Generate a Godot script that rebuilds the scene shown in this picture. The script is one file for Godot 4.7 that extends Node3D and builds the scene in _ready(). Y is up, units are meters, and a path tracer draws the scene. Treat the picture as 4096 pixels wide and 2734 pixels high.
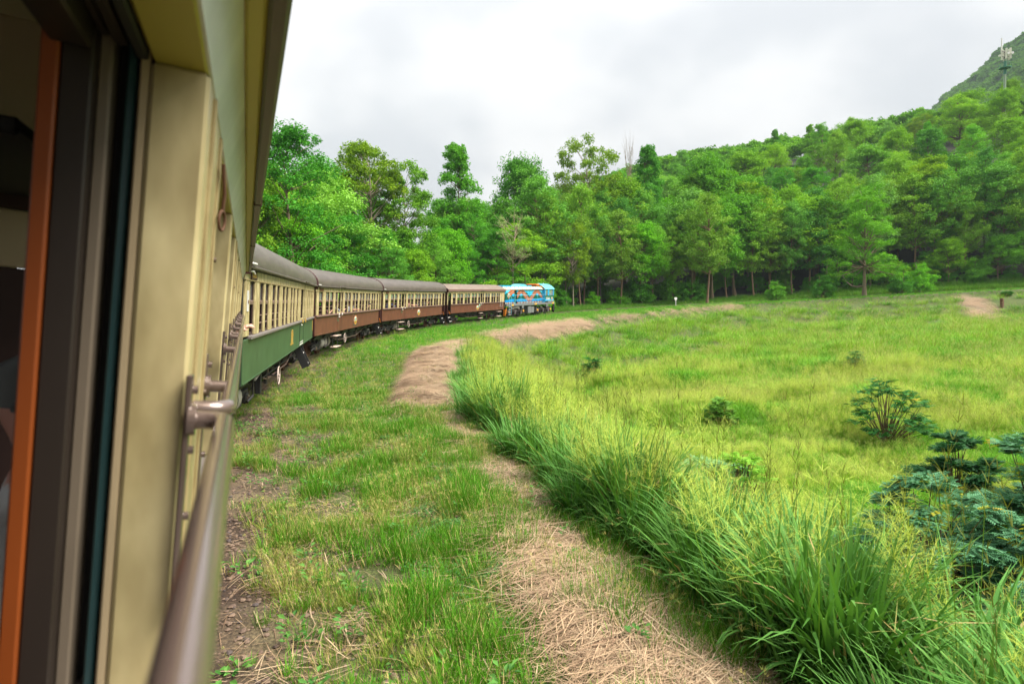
extends Node3D
# A curved train seen from one of its own windows: camera and light first, then land, train, trees, small plants.

const XC := 66.596      # centre of the bend (east, metres)
const ZC := 34.941      # centre of the bend (ahead, metres)
const RAD := 76.672     # radius of the bend
const H0 := -0.4732     # heading of the track beside the camera
const Y0 := -2.385      # rail level beside the camera
const GRADE := 0.0218   # the line climbs
const CANT := 0.0772    # outer rail is higher

var rng := RandomNumberGenerator.new()
var noise := FastNoiseLite.new()
var fine := FastNoiseLite.new()
var M := {}
var used := {}

# ---------------------------------------------------------------- mesh collector
class MB:
	var v := PackedVector3Array()
	var n := PackedVector3Array()
	var c := PackedColorArray()
	var t := PackedVector2Array()
	var col := Color(1, 1, 1)
	func tri(a: Vector3, b: Vector3, d: Vector3) -> void:
		var m := (d - a).cross(b - a).normalized()
		v.append(a); v.append(b); v.append(d)
		n.append(m); n.append(m); n.append(m)
		c.append(col); c.append(col); c.append(col)
		t.append(Vector2(0, 0)); t.append(Vector2(1, 0)); t.append(Vector2(1, 1))
	func tri3(a: Vector3, b: Vector3, d: Vector3, ca: Color, cb: Color, cd: Color) -> void:
		var m := (d - a).cross(b - a).normalized()
		v.append(a); v.append(b); v.append(d)
		n.append(m); n.append(m); n.append(m)
		c.append(ca); c.append(cb); c.append(cd)
		t.append(Vector2(0, 0)); t.append(Vector2(1, 0)); t.append(Vector2(1, 1))
	func trin(a: Vector3, b: Vector3, d: Vector3, na: Vector3, nb: Vector3, nd: Vector3) -> void:
		if (d - a).cross(b - a).dot(na + nb + nd) < 0.0:
			var q := b; b = d; d = q
			var qn := nb; nb = nd; nd = qn
		v.append(a); v.append(b); v.append(d)
		n.append(na); n.append(nb); n.append(nd)
		c.append(col); c.append(col); c.append(col)
		t.append(Vector2(0, 0)); t.append(Vector2(1, 0)); t.append(Vector2(1, 1))
	func quad(a: Vector3, b: Vector3, d: Vector3, e: Vector3, out := Vector3.ZERO) -> void:
		# corners in order round the face; out tells which side is the front
		var m := (d - a).cross(b - a)
		if out != Vector3.ZERO and m.dot(out) < 0.0:
			quad_uv(a, e, d, b, Vector2(0, 1), Vector2(0, 0), Vector2(1, 0), Vector2(1, 1))
		else:
			quad_uv(a, b, d, e, Vector2(0, 1), Vector2(1, 1), Vector2(1, 0), Vector2(0, 0))
	func quad_uv(a: Vector3, b: Vector3, d: Vector3, e: Vector3, ua: Vector2, ub: Vector2, ud: Vector2, ue: Vector2) -> void:
		var m := (d - a).cross(b - a).normalized()
		for p in [a, b, d, a, d, e]:
			v.append(p); n.append(m); c.append(col)
		for u in [ua, ub, ud, ua, ud, ue]:
			t.append(u)
	# box by its limits: x across, y up, and along (ahead is -z), with chamfered edges
	func bx(x0: float, x1: float, y0: float, y1: float, a0: float, a1: float, bev := 0.0, xf := Transform3D()) -> void:
		var lo := Vector3(minf(x0, x1), minf(y0, y1), minf(-a0, -a1))
		var hi := Vector3(maxf(x0, x1), maxf(y0, y1), maxf(-a0, -a1))
		var mid := (lo + hi) * 0.5
		var h := (hi - lo) * 0.5
		bev = minf(bev, 0.45 * minf(h.x, minf(h.y, h.z)))
		for ax in 3:
			var b1 := (ax + 1) % 3
			var b2 := (ax + 2) % 3
			for s in [-1.0, 1.0]:
				var f := []
				for k in [[-1, -1], [1, -1], [1, 1], [-1, 1]]:
					var p := Vector3.ZERO
					p[ax] = s * h[ax]; p[b1] = k[0] * (h[b1] - bev); p[b2] = k[1] * (h[b2] - bev)
					f.append(xf * (mid + p))
				var o := Vector3.ZERO
				o[ax] = s
				quad(f[0], f[1], f[2], f[3], xf.basis * o)
				if bev > 0.0 and s > 0.0:
					for s1 in [-1.0, 1.0]:
						for s0 in [-1.0, 1.0]:
							var g := []
							for e2 in [-1.0, 1.0]:
								var p := Vector3.ZERO
								p[ax] = s0 * h[ax]; p[b1] = s1 * (h[b1] - bev); p[b2] = e2 * (h[b2] - bev)
								var q := Vector3.ZERO
								q[ax] = s0 * (h[ax] - bev); q[b1] = s1 * h[b1]; q[b2] = e2 * (h[b2] - bev)
								g.append(xf * (mid + p)); g.append(xf * (mid + q))
							var o2 := Vector3.ZERO
							o2[ax] = s0; o2[b1] = s1
							quad(g[0], g[1], g[3], g[2], xf.basis * o2)
	# round bar through points with a radius at each
	func tube(p: Array, r: Array, sides := 8, caps := true) -> void:
		var rings := []
		var cent := []
		var side := Vector3.ZERO
		for i in p.size():
			var d: Vector3
			if i == 0: d = p[1] - p[0]
			elif i == p.size() - 1: d = p[i] - p[i - 1]
			else: d = (p[i + 1] - p[i]).normalized() + (p[i] - p[i - 1]).normalized()
			d = d.normalized()
			if i == 0:
				side = d.cross(Vector3.UP if absf(d.y) < 0.9 else Vector3.RIGHT).normalized()
			else:
				side = (side - d * side.dot(d)).normalized()
			var other := d.cross(side)
			var ring := []
			for k in sides:
				var an := TAU * k / sides
				ring.append(side * cos(an) + other * sin(an))
			rings.append(ring); cent.append(p[i])
		for i in p.size() - 1:
			for k in sides:
				var k2 := (k + 1) % sides
				var n0: Vector3 = rings[i][k]; var n1: Vector3 = rings[i][k2]
				var n2: Vector3 = rings[i + 1][k2]; var n3: Vector3 = rings[i + 1][k]
				var a: Vector3 = cent[i] + n0 * float(r[i]); var b: Vector3 = cent[i] + n1 * float(r[i])
				var d2: Vector3 = cent[i + 1] + n2 * float(r[i + 1]); var e: Vector3 = cent[i + 1] + n3 * float(r[i + 1])
				trin(a, b, d2, n0, n1, n2)
				trin(a, d2, e, n0, n2, n3)
		if caps:
			for end in [0, p.size() - 1]:
				var o: Vector3 = (p[0] - p[1]) if end == 0 else (p[end] - p[end - 1])
				o = o.normalized()
				for k in range(1, sides - 1):
					var q0: Vector3 = cent[end] + rings[end][0] * float(r[end])
					var q1: Vector3 = cent[end] + rings[end][k] * float(r[end])
					var q2: Vector3 = cent[end] + rings[end][k + 1] * float(r[end])
					trin(q0, q1, q2, o, o, o)
	func bar(a: Vector3, b: Vector3, r: float, sides := 6) -> void:
		tube([a, b], [r, r], sides)
	# ring (torus) round an axis
	func ring(mid: Vector3, axis: Vector3, r0: float, r1: float, seg := 20, sides := 6) -> void:
		var s := axis.cross(Vector3.UP if absf(axis.y) < 0.9 else Vector3.RIGHT).normalized()
		var o := axis.cross(s).normalized()
		for i in seg:
			for k in sides:
				var q := []
				var m := []
				for d in [[0, 0], [1, 0], [1, 1], [0, 1]]:
					var an: float = TAU * (i + d[0]) / seg
					var bn: float = TAU * (k + d[1]) / sides
					var dir := s * cos(an) + o * sin(an)
					var nn := dir * cos(bn) + axis * sin(bn)
					q.append(mid + dir * r0 + nn * r1); m.append(nn)
				trin(q[0], q[1], q[2], m[0], m[1], m[2])
				trin(q[0], q[2], q[3], m[0], m[2], m[3])
	func disc(mid: Vector3, axis: Vector3, r: float, thick: float, seg := 16) -> void:
		tube([mid - axis * thick * 0.5, mid + axis * thick * 0.5], [r, r], seg)
	func add(o: MB, xf: Transform3D) -> void:
		var b := xf.basis.orthonormalized()
		for i in o.v.size():
			v.append(xf * o.v[i]); n.append(b * o.n[i]); c.append(o.c[i]); t.append(o.t[i])
	func mesh(mat: Material) -> ArrayMesh:
		var a := []
		a.resize(Mesh.ARRAY_MAX)
		a[Mesh.ARRAY_VERTEX] = v; a[Mesh.ARRAY_NORMAL] = n; a[Mesh.ARRAY_COLOR] = c; a[Mesh.ARRAY_TEX_UV] = t
		var m := ArrayMesh.new()
		m.add_surface_from_arrays(Mesh.PRIMITIVE_TRIANGLES, a)
		m.surface_set_material(0, mat)
		return m

# ---------------------------------------------------------------- names, labels, nodes
func numbered(called: String) -> String:
	var k: int = used.get(called, 0)
	used[called] = k + 1
	return called if k == 0 else "%s_%03d" % [called, k]

func tag(o: Node3D, label: String, category := "", group := "", kind := "") -> Node3D:
	if label: o.set_meta("label", label)
	if category: o.set_meta("category", category)
	if group: o.set_meta("group", group)
	if kind: o.set_meta("kind", kind)
	return o

func thing(called: String, label: String, category: String, xf := Transform3D(), group := "") -> Node3D:
	var o := Node3D.new()
	o.name = numbered(called)
	o.transform = xf
	add_child(o, true)
	tag(o, label, category, group)
	return o

func put(mesh: Mesh, called: String, parent: Node, xf := Transform3D()) -> MeshInstance3D:
	var o := MeshInstance3D.new()
	if parent == self:
		o.name = numbered(called)
	else:
		var k := 0
		while parent.has_node(NodePath(called if k == 0 else "%s_%03d" % [called, k])): k += 1
		o.name = called if k == 0 else "%s_%03d" % [called, k]
	o.mesh = mesh
	o.transform = xf
	parent.add_child(o, true)
	return o

func part(called: String, mb: MB, mat: Material, parent: Node, xf := Transform3D()) -> MeshInstance3D:
	return put(mb.mesh(mat), called, parent, xf)

func scatter(called: String, label: String, mesh: Mesh, where: Array, tint: PackedColorArray, parent: Node = self) -> MultiMeshInstance3D:
	var m := MultiMesh.new()
	m.transform_format = MultiMesh.TRANSFORM_3D
	m.use_colors = true
	m.mesh = mesh
	m.instance_count = where.size()
	for i in where.size():
		m.set_instance_transform(i, where[i])
		m.set_instance_color(i, tint[i])
	var o := MultiMeshInstance3D.new()
	o.name = numbered(called)
	o.multimesh = m
	parent.add_child(o, true)
	tag(o, label, "", "", "stuff")
	return o

# ---------------------------------------------------------------- materials
func lin(r: float, g: float, b: float) -> Color:
	return Color(r, g, b).linear_to_srgb()

func mat(called: String, base: Color, rough := 0.7, metal := 0.0) -> StandardMaterial3D:
	var m := StandardMaterial3D.new()
	m.resource_name = called
	m.albedo_color = base.linear_to_srgb()
	m.roughness = rough
	m.metallic = metal
	M[called] = m
	return m

func noise_tex(freq: float, oct: int, lo: float, hi: float, size := 512, sd := 1, bump := false, tint := Color(1, 1, 1)) -> NoiseTexture2D:
	var f := FastNoiseLite.new()
	f.seed = sd
	f.frequency = freq
	f.fractal_octaves = oct
	var t := NoiseTexture2D.new()
	t.noise = f
	t.width = size; t.height = size
	t.seamless = true
	if bump:
		t.as_normal_map = true
		t.bump_strength = 4.0
	else:
		var g := Gradient.new()
		g.set_color(0, Color(lo * tint.r, lo * tint.g, lo * tint.b)); g.set_color(1, Color(hi, hi, hi))
		t.color_ramp = g
	return t

func weather(m: StandardMaterial3D, tex: Texture2D, scale: Vector3) -> StandardMaterial3D:
	m.albedo_texture = tex
	m.uv1_triplanar = true
	m.uv1_scale = scale
	return m

# ---------------------------------------------------------------- the place
func _ready() -> void:
	rng.seed = 7
	noise.seed = 3; noise.frequency = 0.12; noise.fractal_octaves = 3
	fine.seed = 11; fine.frequency = 0.9; fine.fractal_octaves = 2
	camera_and_light()
	materials()
	ground()
	track()
	near_carriage()
	train()
	locomotive()
	passengers()
	forest()
	mountain()
	mast()
	lawn()
	field()
	shrubs()
	small_things()

func camera_and_light() -> void:
	var cam := Camera3D.new()
	cam.name = "camera"
	var p := 0.0526
	var r := 0.0262
	cam.transform = Transform3D(Basis(Vector3(cos(r), -sin(r) * cos(p), sin(r) * sin(p)), Vector3(sin(r), cos(r) * cos(p), -cos(r) * sin(p)), Vector3(0, sin(p), cos(p))), Vector3.ZERO)
	var lens := CameraAttributesPhysical.new()
	lens.frustum_focal_length = 21.225
	lens.frustum_focus_distance = 24.0
	lens.exposure_aperture = 4.0
	lens.frustum_near = 0.05
	lens.frustum_far = 4000.0
	cam.attributes = lens
	add_child(cam)
	cam.near = 0.05
	cam.far = 4000.0
	cam.current = true
	var env := Environment.new()
	env.background_mode = Environment.BG_SKY
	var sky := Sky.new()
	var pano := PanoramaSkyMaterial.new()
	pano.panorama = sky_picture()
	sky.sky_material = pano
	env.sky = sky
	env.tonemap_mode = Environment.TONE_MAPPER_LINEAR
	env.tonemap_exposure = 6.2
	env.fog_enabled = true
	env.fog_density = 0.00013
	env.fog_light_color = Color(0.86, 0.92, 0.96)
	env.sdfgi_enabled = true
	env.ssao_enabled = true
	env.ssil_enabled = true
	var w := WorldEnvironment.new()
	w.name = "world_environment"
	w.environment = env
	add_child(w)
	var sun := DirectionalLight3D.new()
	sun.name = "sun"
	sun.light_energy = 0.5
	sun.light_color = Color(1.0, 0.97, 0.92)
	sun.light_angular_distance = 40.0
	sun.shadow_enabled = true
	sun.sky_mode = DirectionalLight3D.SKY_MODE_LIGHT_ONLY
	sun.look_at_from_position(Vector3.ZERO, -Vector3(0.58, 0.80, 0.12), Vector3.UP)
	add_child(sun)

# an even overcast: soft bright and grey banks of cloud, brighter overhead than at the horizon
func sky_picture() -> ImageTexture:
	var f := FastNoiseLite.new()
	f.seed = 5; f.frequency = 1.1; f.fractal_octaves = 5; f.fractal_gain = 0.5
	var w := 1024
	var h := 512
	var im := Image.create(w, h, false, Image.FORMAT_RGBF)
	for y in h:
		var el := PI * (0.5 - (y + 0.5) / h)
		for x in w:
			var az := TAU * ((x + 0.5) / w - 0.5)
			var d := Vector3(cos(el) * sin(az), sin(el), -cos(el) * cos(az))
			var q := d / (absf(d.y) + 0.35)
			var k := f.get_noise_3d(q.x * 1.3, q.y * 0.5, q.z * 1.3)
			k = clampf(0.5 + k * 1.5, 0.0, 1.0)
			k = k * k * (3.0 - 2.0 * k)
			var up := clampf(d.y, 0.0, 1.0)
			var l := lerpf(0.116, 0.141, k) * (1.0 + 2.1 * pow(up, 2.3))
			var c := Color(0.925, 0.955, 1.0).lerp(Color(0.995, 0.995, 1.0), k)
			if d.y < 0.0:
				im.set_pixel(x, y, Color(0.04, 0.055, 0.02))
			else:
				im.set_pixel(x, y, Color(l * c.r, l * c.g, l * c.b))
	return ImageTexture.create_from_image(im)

func materials() -> void:
	var blotch := noise_tex(0.012, 5, 0.78, 1.0, 512, 21)
	var streak := noise_tex(0.02, 6, 0.62, 1.0, 512, 23, false, Color(1.0, 0.95, 0.84))
	var grime := noise_tex(0.03, 4, 0.70, 1.0, 512, 22, false, Color(1.0, 0.97, 0.9))
	weather(mat("cream", Color(0.74, 0.64, 0.36), 0.45), streak, Vector3(0.5, 0.22, 0.5))
	M.cream.clearcoat_enabled = true; M.cream.clearcoat = 0.35; M.cream.clearcoat_roughness = 0.25
	weather(mat("sheen_white", Color(0.90, 0.90, 0.88), 0.32), blotch, Vector3(0.4, 0.3, 0.4))
	weather(mat("cream_worn", Color(0.47, 0.38, 0.19), 0.55), grime, Vector3(1.6, 0.5, 1.6))
	weather(mat("brown_panel", Color(0.155, 0.055, 0.030), 0.5), blotch, Vector3(0.35, 0.2, 0.35))
	weather(mat("green_panel", Color(0.052, 0.118, 0.050), 0.4), blotch, Vector3(0.35, 0.2, 0.35))
	weather(mat("roof_brown", Color(0.115, 0.094, 0.082), 0.40), blotch, Vector3(0.5, 0.5, 0.14))
	weather(mat("roof_tan", Color(0.20, 0.15, 0.115), 0.6), blotch, Vector3(0.5, 0.5, 0.14))
	mat("maroon", Color(0.05, 0.012, 0.010), 0.5)
	mat("belt_brown", Color(0.17, 0.10, 0.085), 0.45)
	mat("belt_grey", Color(0.16, 0.14, 0.13), 0.5)
	mat("sash", Color(0.050, 0.027, 0.022), 0.5)
	mat("sash_bar", Color(0.15, 0.095, 0.078), 0.45)
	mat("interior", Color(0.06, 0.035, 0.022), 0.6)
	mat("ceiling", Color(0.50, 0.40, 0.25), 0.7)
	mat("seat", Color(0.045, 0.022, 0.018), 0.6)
	mat("black", Color(0.012, 0.012, 0.012), 0.6)
	weather(mat("frame_black", Color(0.03, 0.03, 0.028), 0.6), grime, Vector3(0.9, 0.9, 0.9))
	weather(mat("frame_green", Color(0.035, 0.045, 0.03), 0.6), grime, Vector3(0.9, 0.9, 0.9))
	mat("steel", Color(0.16, 0.12, 0.09), 0.5, 0.6)
	mat("rust", Color(0.11, 0.05, 0.025), 0.85)
	mat("rail_top", Color(0.30, 0.24, 0.20), 0.4, 0.8)
	mat("pale_wood", Color(0.50, 0.38, 0.31), 0.7)
	mat("white_paint", Color(0.72, 0.70, 0.66), 0.45)
	mat("pink_white", Color(0.45, 0.36, 0.31), 0.5)
	mat("tank", Color(0.28, 0.27, 0.23), 0.5)
	mat("gold", Color(0.40, 0.26, 0.05), 0.45)
	mat("board", Color(0.06, 0.025, 0.015), 0.5)
	mat("orange", Color(0.80, 0.26, 0.02), 0.5)
	mat("yellow", Color(0.80, 0.42, 0.03), 0.5)
	mat("green_white", Color(0.45, 0.72, 0.52), 0.5)
	mat("loco_blue", Color(0.02, 0.37, 0.66), 0.35)
	mat("loco_pale", Color(0.11, 0.42, 0.48), 0.35)
	mat("loco_rail", Color(0.14, 0.46, 0.60), 0.4)
	mat("loco_green", Color(0.012, 0.12, 0.07), 0.4)
	mat("loco_grey", Color(0.15, 0.16, 0.155), 0.55)
	mat("bogie_grey", Color(0.07, 0.06, 0.055), 0.7)
	mat("tower_green", Color(0.22, 0.30, 0.19), 0.6)
	mat("tower_deep", Color(0.03, 0.16, 0.10), 0.6)
	mat("panel_cream", Color(0.62, 0.60, 0.48), 0.5)
	var g := mat("glass", Color(0.75, 0.82, 0.78), 0.06)
	g.albedo_color.a = 0.12
	g.transparency = BaseMaterial3D.TRANSPARENCY_ALPHA
	# the nearest carriage: hand rails, seals, orange timber
	mat("hand_rail", Color(0.165, 0.118, 0.100), 0.27, 0.45)
	M.hand_rail.clearcoat_enabled = true; M.hand_rail.clearcoat = 1.0; M.hand_rail.clearcoat_roughness = 0.10
	mat("olive", Color(0.40, 0.33, 0.06), 0.5)
	mat("orange_wood", Color(0.25, 0.052, 0.005), 0.5)
	mat("eave_brown", Color(0.075, 0.048, 0.042), 0.45)
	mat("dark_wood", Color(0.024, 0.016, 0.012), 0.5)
	mat("seal", Color(0.010, 0.009, 0.008), 0.7)
	mat("teal", Color(0.025, 0.07, 0.075), 0.3)
	mat("bead", Color(0.40, 0.31, 0.19), 0.5)
	mat("trim_grey", Color(0.17, 0.135, 0.10), 0.5)
	# plants: the vertex colours hold the leaf tones, the albedo tints one plant against the next
	for k in [["leaf", Color(1, 1, 1)], ["leaf_yellow", Color(1.55, 1.18, 0.8)], ["leaf_pale", Color(1.45, 1.18, 1.9)], ["leaf_deep", Color(0.70, 0.84, 1.0)], ["leaf_olive", Color(1.4, 1.02, 0.9)], ["leaf_bright", Color(1.2, 1.25, 0.7)]]:
		var l := StandardMaterial3D.new()
		l.resource_name = k[0]
		l.vertex_color_use_as_albedo = true
		var kc: Color = k[1]
		l.albedo_color = kc.linear_to_srgb()
		l.roughness = 0.6
		l.metallic_specular = 0.22
		l.backlight_enabled = true
		l.backlight = Color(0.75, 0.75, 0.45)
		M[k[0]] = l
	var bl := StandardMaterial3D.new()
	bl.resource_name = "blade"; bl.vertex_color_use_as_albedo = true; bl.roughness = 0.55; bl.metallic_specular = 0.25
	bl.backlight_enabled = true; bl.backlight = Color(0.7, 0.7, 0.5)
	M.blade = bl
	var dry := StandardMaterial3D.new()
	dry.resource_name = "dry"; dry.vertex_color_use_as_albedo = true; dry.roughness = 0.85
	M.dry = dry
	var bark := StandardMaterial3D.new()
	bark.resource_name = "bark"; bark.vertex_color_use_as_albedo = true; bark.roughness = 0.9
	weather(bark, grime, Vector3(0.6, 0.15, 0.6))
	M.bark = bark
	var skin := StandardMaterial3D.new()
	skin.resource_name = "figure"; skin.vertex_color_use_as_albedo = true; skin.roughness = 0.6
	M.figure = skin
	var soil := StandardMaterial3D.new()
	soil.resource_name = "soil"; soil.vertex_color_use_as_albedo = true; soil.roughness = 0.95
	weather(soil, noise_tex(0.05, 5, 0.45, 1.0, 512, 31), Vector3(0.9, 0.9, 0.9))
	soil.normal_enabled = true
	soil.normal_texture = noise_tex(0.06, 5, 0, 1, 512, 32, true)
	soil.normal_scale = 1.2
	M.soil = soil

# ---------------------------------------------------------------- shape of the land
func rail_s(th: float) -> float:
	if th > 2.2:
		return lerpf((2.2 - H0) * RAD, -45.0, (th - 2.2) / (PI - 2.2))
	return maxf((th - H0) * RAD, -45.0)

func rail_y(th: float) -> float:
	return Y0 + GRADE * rail_s(th)

func track_at(s: float, side := 0.0) -> Vector3:   # a point on the rails, s metres ahead of the camera
	var th := H0 + s / RAD
	var r := RAD - side
	return Vector3(XC - r * cos(th), Y0 + GRADE * s - side * CANT, -(ZC + r * sin(th)))

func lookup(deg: float, keys: Array) -> float:
	for i in keys.size() - 1:
		if deg <= keys[i + 1][0]:
			return lerpf(keys[i][1], keys[i + 1][1], clampf((deg - keys[i][0]) / (keys[i + 1][0] - keys[i][0]), 0.0, 1.0))
	return keys[-1][1]

const EDGE := [[-180, 4.5], [-26, 4.5], [-22, 5.1], [-17, 5.5], [-12, 6.5], [0, 7.1], [5, 8.1], [21, 11.7], [40, 13.0], [60, 10.0], [80, 9.0], [180, 5.0]]
const HILL := [[-180, 0.03], [15, 0.04], [42, 0.08], [58, 0.13], [70, 0.24], [90, 0.56], [115, 0.66], [140, 0.6], [180, 0.1]]

func edge_at(th: float) -> float:   # how far inside the rails the flat bank ends
	return lookup(rad_to_deg(th), EDGE)

func polar(x: float, ahead: float) -> Vector2:   # (metres inside the rails, angle round the bend)
	var dx := XC - x
	var dz := ahead - ZC
	return Vector2(RAD - sqrt(dx * dx + dz * dz), atan2(dz, dx))

func bowl(x: float, ahead: float) -> float:
	var k := noise.get_noise_2d(x * 0.7, ahead * 0.7) * 0.75 + noise.get_noise_2d(x * 2.6 + 40.0, ahead * 2.6) * 0.22
	return -5.5 + 0.026 * ahead + k

func land_y(x: float, ahead: float) -> float:
	var p := polar(x, ahead)
	var u := p.x
	var ry := rail_y(p.y)
	var deg := rad_to_deg(p.y)
	if u >= 0.0:
		var e := edge_at(p.y)
		var width := lookup(deg, [[-180, 6.0], [0, 7.0], [30, 9.0], [60, 12.0], [180, 13.0]])
		var w := smoothstep(e, e + width, u)
		var bank := ry - 0.20 - 0.02 * u + 0.10 * exp(-pow((u - e + 0.7) * 1.4, 2.0))
		bank -= 0.75 * smoothstep(e, e + 1.8, u) * smoothstep(-4.0, 3.0, deg) * (1.0 - w)
		var mat := smoothstep(-18.0, -16.0, deg) * smoothstep(-3.0, -5.0, deg) * smoothstep(0.9, 0.5, absf(u - e + 0.54))
		bank += fine.get_noise_2d(x, ahead) * (0.035 + 0.13 * mat) + fine.get_noise_2d(x * 3.0, ahead * 3.0) * 0.05 * mat + 0.10 * mat + noise.get_noise_2d(x * 2.0, ahead * 2.0) * 0.05 * smoothstep(1.0, 3.0, u)
		return lerpf(bank, bowl(x, ahead), w)
	var v := -u
	var far := maxf(0.0, v - 6.5)
	var rise := lookup(deg, HILL) * 150.0 * (1.0 - exp(-far / 150.0))
	return ry - 0.20 - 0.3 * smoothstep(2.0, 4.0, v) + 0.3 * smoothstep(4.5, 7.0, v) + rise + noise.get_noise_2d(x * 0.3, ahead * 0.3) * minf(far * 0.08, 2.5)

func spot(x: float, ahead: float, sink := 0.0) -> Vector3:
	return Vector3(x, land_y(x, ahead) - sink, -ahead)

func soil_tone(x: float, ahead: float) -> Color:
	var p := polar(x, ahead)
	var u := p.x
	var e := edge_at(p.y)
	var a := fine.get_noise_2d(x * 1.3, ahead * 1.3) * 0.5 + noise.get_noise_2d(x * 6.0, ahead * 6.0) * 0.9
	var soil := Color(0.085, 0.048, 0.028)
	var straw := Color(0.32, 0.235, 0.14)
	var green := Color(0.085, 0.145, 0.016)
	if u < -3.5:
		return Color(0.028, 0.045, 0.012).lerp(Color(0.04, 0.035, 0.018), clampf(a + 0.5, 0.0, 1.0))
	if u < e + 0.6:
		var c := soil.lerp(straw, clampf(0.25 + a * 0.9, 0.0, 0.8))
		c = c.lerp(green, smoothstep(1.2, 2.8, u) * clampf(0.62 + a * 0.5, 0.0, 0.95))
		c = c.lerp(straw * (0.95 + a * 0.35), strawed(u, p.y, x, ahead) * 0.85)
		return c
	return green.lerp(Color(0.14, 0.17, 0.025), clampf(a * 0.6 + 0.4, 0.0, 1.0)).lerp(straw * 1.15, strawed(u, p.y, x, ahead))

# how thickly cut straw lies there (0 to 1): matting along the lip of the bank, patches on the far bank
func strawed(u: float, th: float, x: float, ahead: float) -> float:
	var e := edge_at(th)
	var deg := rad_to_deg(th)
	var k := noise.get_noise_2d(x * 3.0 + 90.0, ahead * 3.0) * 0.6
	var w := 0.0
	if deg < -22.6: w = (0.66 + k * 0.7) * smoothstep(0.64, 0.30, absf(u - e + 0.45) + k * 0.4) * smoothstep(-22.4, -23.6, deg)
	elif deg < -17.5: w = 0.35 * smoothstep(0.40, 0.1, absf(u - e + 0.15) + k * 0.6)
	elif deg < -5.0: w = 1.0 * smoothstep(0.64, 0.42, absf(u - e + 0.54) + k * 0.22) * smoothstep(-17.5, -15.5, deg)
	elif deg < 2.0: w = 0.4 * smoothstep(0.4, 0.1, absf(u - e + 0.3) + k * 0.6)
	elif deg < 62.0: w = 0.85 * smoothstep(0.56, 0.26, absf(u - e - 0.30) + k * 1.0) * smoothstep(4.0, 7.0, deg) * (0.9 if deg < 24.0 else clampf(0.35 + k * 2.2, 0.0, 0.9))
	for q in [[75.8, 100.0, 2.4], [74.6, 96.8, 2.7], [73.2, 93.4, 2.6], [71.0, 90.0, 2.3], [68.8, 86.8, 1.8], [67.0, 84.2, 1.4], [71.5, 80.0, 2.4]]:
		var d: float = Vector2(x - q[0], ahead - q[1]).length() / q[2]
		w = maxf(w, smoothstep(1.0, 0.6, d + k * 0.5))
	return clampf(w, 0.0, 1.0)

func ground() -> void:
	var us := []
	var u := -420.0
	while u < 76.0:
		us.append(u)
		if u < -60.0: u += 20.0
		elif u < -8.0: u += 2.0
		elif u < 9.0: u += 0.16
		elif u < 20.0: u += 0.5
		else: u += 1.6
	us.append(76.6)
	var ths := []
	var d := -180.0
	while d < 180.0:
		ths.append(deg_to_rad(d))
		if d < -50.0 or d > 140.0: d += 4.0
		elif d < -30.0: d += 0.6
		elif d < -8.0: d += 0.15
		elif d < 20.0: d += 0.4
		else: d += 1.0
	ths.append(PI)
	var pos := PackedVector3Array()
	var col := PackedColorArray()
	var idx := PackedInt32Array()
	var w := us.size()
	for th in ths:
		for q in us:
			var r: float = RAD - q
			var x: float = XC - r * cos(th)
			var a: float = ZC + r * sin(th)
			pos.append(Vector3(x, land_y(x, a), -a))
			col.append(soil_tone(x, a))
	for i in ths.size() - 1:
		for j in w - 1:
			var k := i * w + j
			idx.append_array([k, k + 1, k + w, k + 1, k + w + 1, k + w])
	var nor := PackedVector3Array()
	nor.resize(pos.size())
	for i in range(0, idx.size(), 3):
		var m := (pos[idx[i + 2]] - pos[idx[i]]).cross(pos[idx[i + 1]] - pos[idx[i]])
		for j in 3: nor[idx[i + j]] += m
	if nor[w + 5].y < 0.0:
		for i in range(0, idx.size(), 3):
			var s := idx[i + 1]
			idx[i + 1] = idx[i + 2]; idx[i + 2] = s
		for i in nor.size(): nor[i] = -nor[i]
	for i in nor.size(): nor[i] = nor[i].normalized()
	var arr := []
	arr.resize(Mesh.ARRAY_MAX)
	arr[Mesh.ARRAY_VERTEX] = pos; arr[Mesh.ARRAY_NORMAL] = nor; arr[Mesh.ARRAY_COLOR] = col; arr[Mesh.ARRAY_INDEX] = idx
	var m := ArrayMesh.new()
	m.add_surface_from_arrays(Mesh.PRIMITIVE_TRIANGLES, arr)
	m.surface_set_material(0, M.soil)
	tag(put(m, "ground", self), "grassy bank inside the bend falling into a wide shallow bowl", "", "", "structure")

func track() -> void:
	var o := thing("railway_track", "narrow gauge rails curving under the train and on along the far forest edge", "railway track")
	for side in [-0.57, 0.57]:
		var mb := MB.new()
		var s := -8.0
		while s < 214.0:
			var s2 := s + 1.0
			var prof := [[-0.055, -0.17], [-0.055, -0.155], [-0.012, -0.13], [-0.012, -0.04], [-0.033, -0.03], [-0.033, 0.0], [0.033, 0.0], [0.033, -0.03], [0.012, -0.04], [0.012, -0.13], [0.055, -0.155], [0.055, -0.17]]
			for i in prof.size() - 1:
				var a := track_at(s, side + prof[i][0]) + Vector3(0, prof[i][1], 0)
				var b := track_at(s2, side + prof[i][0]) + Vector3(0, prof[i][1], 0)
				var c := track_at(s2, side + prof[i + 1][0]) + Vector3(0, prof[i + 1][1], 0)
				var d := track_at(s, side + prof[i + 1][0]) + Vector3(0, prof[i + 1][1], 0)
				mb.quad(a, d, c, b)
			s = s2
		part("rail", mb, M.steel, o)

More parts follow.
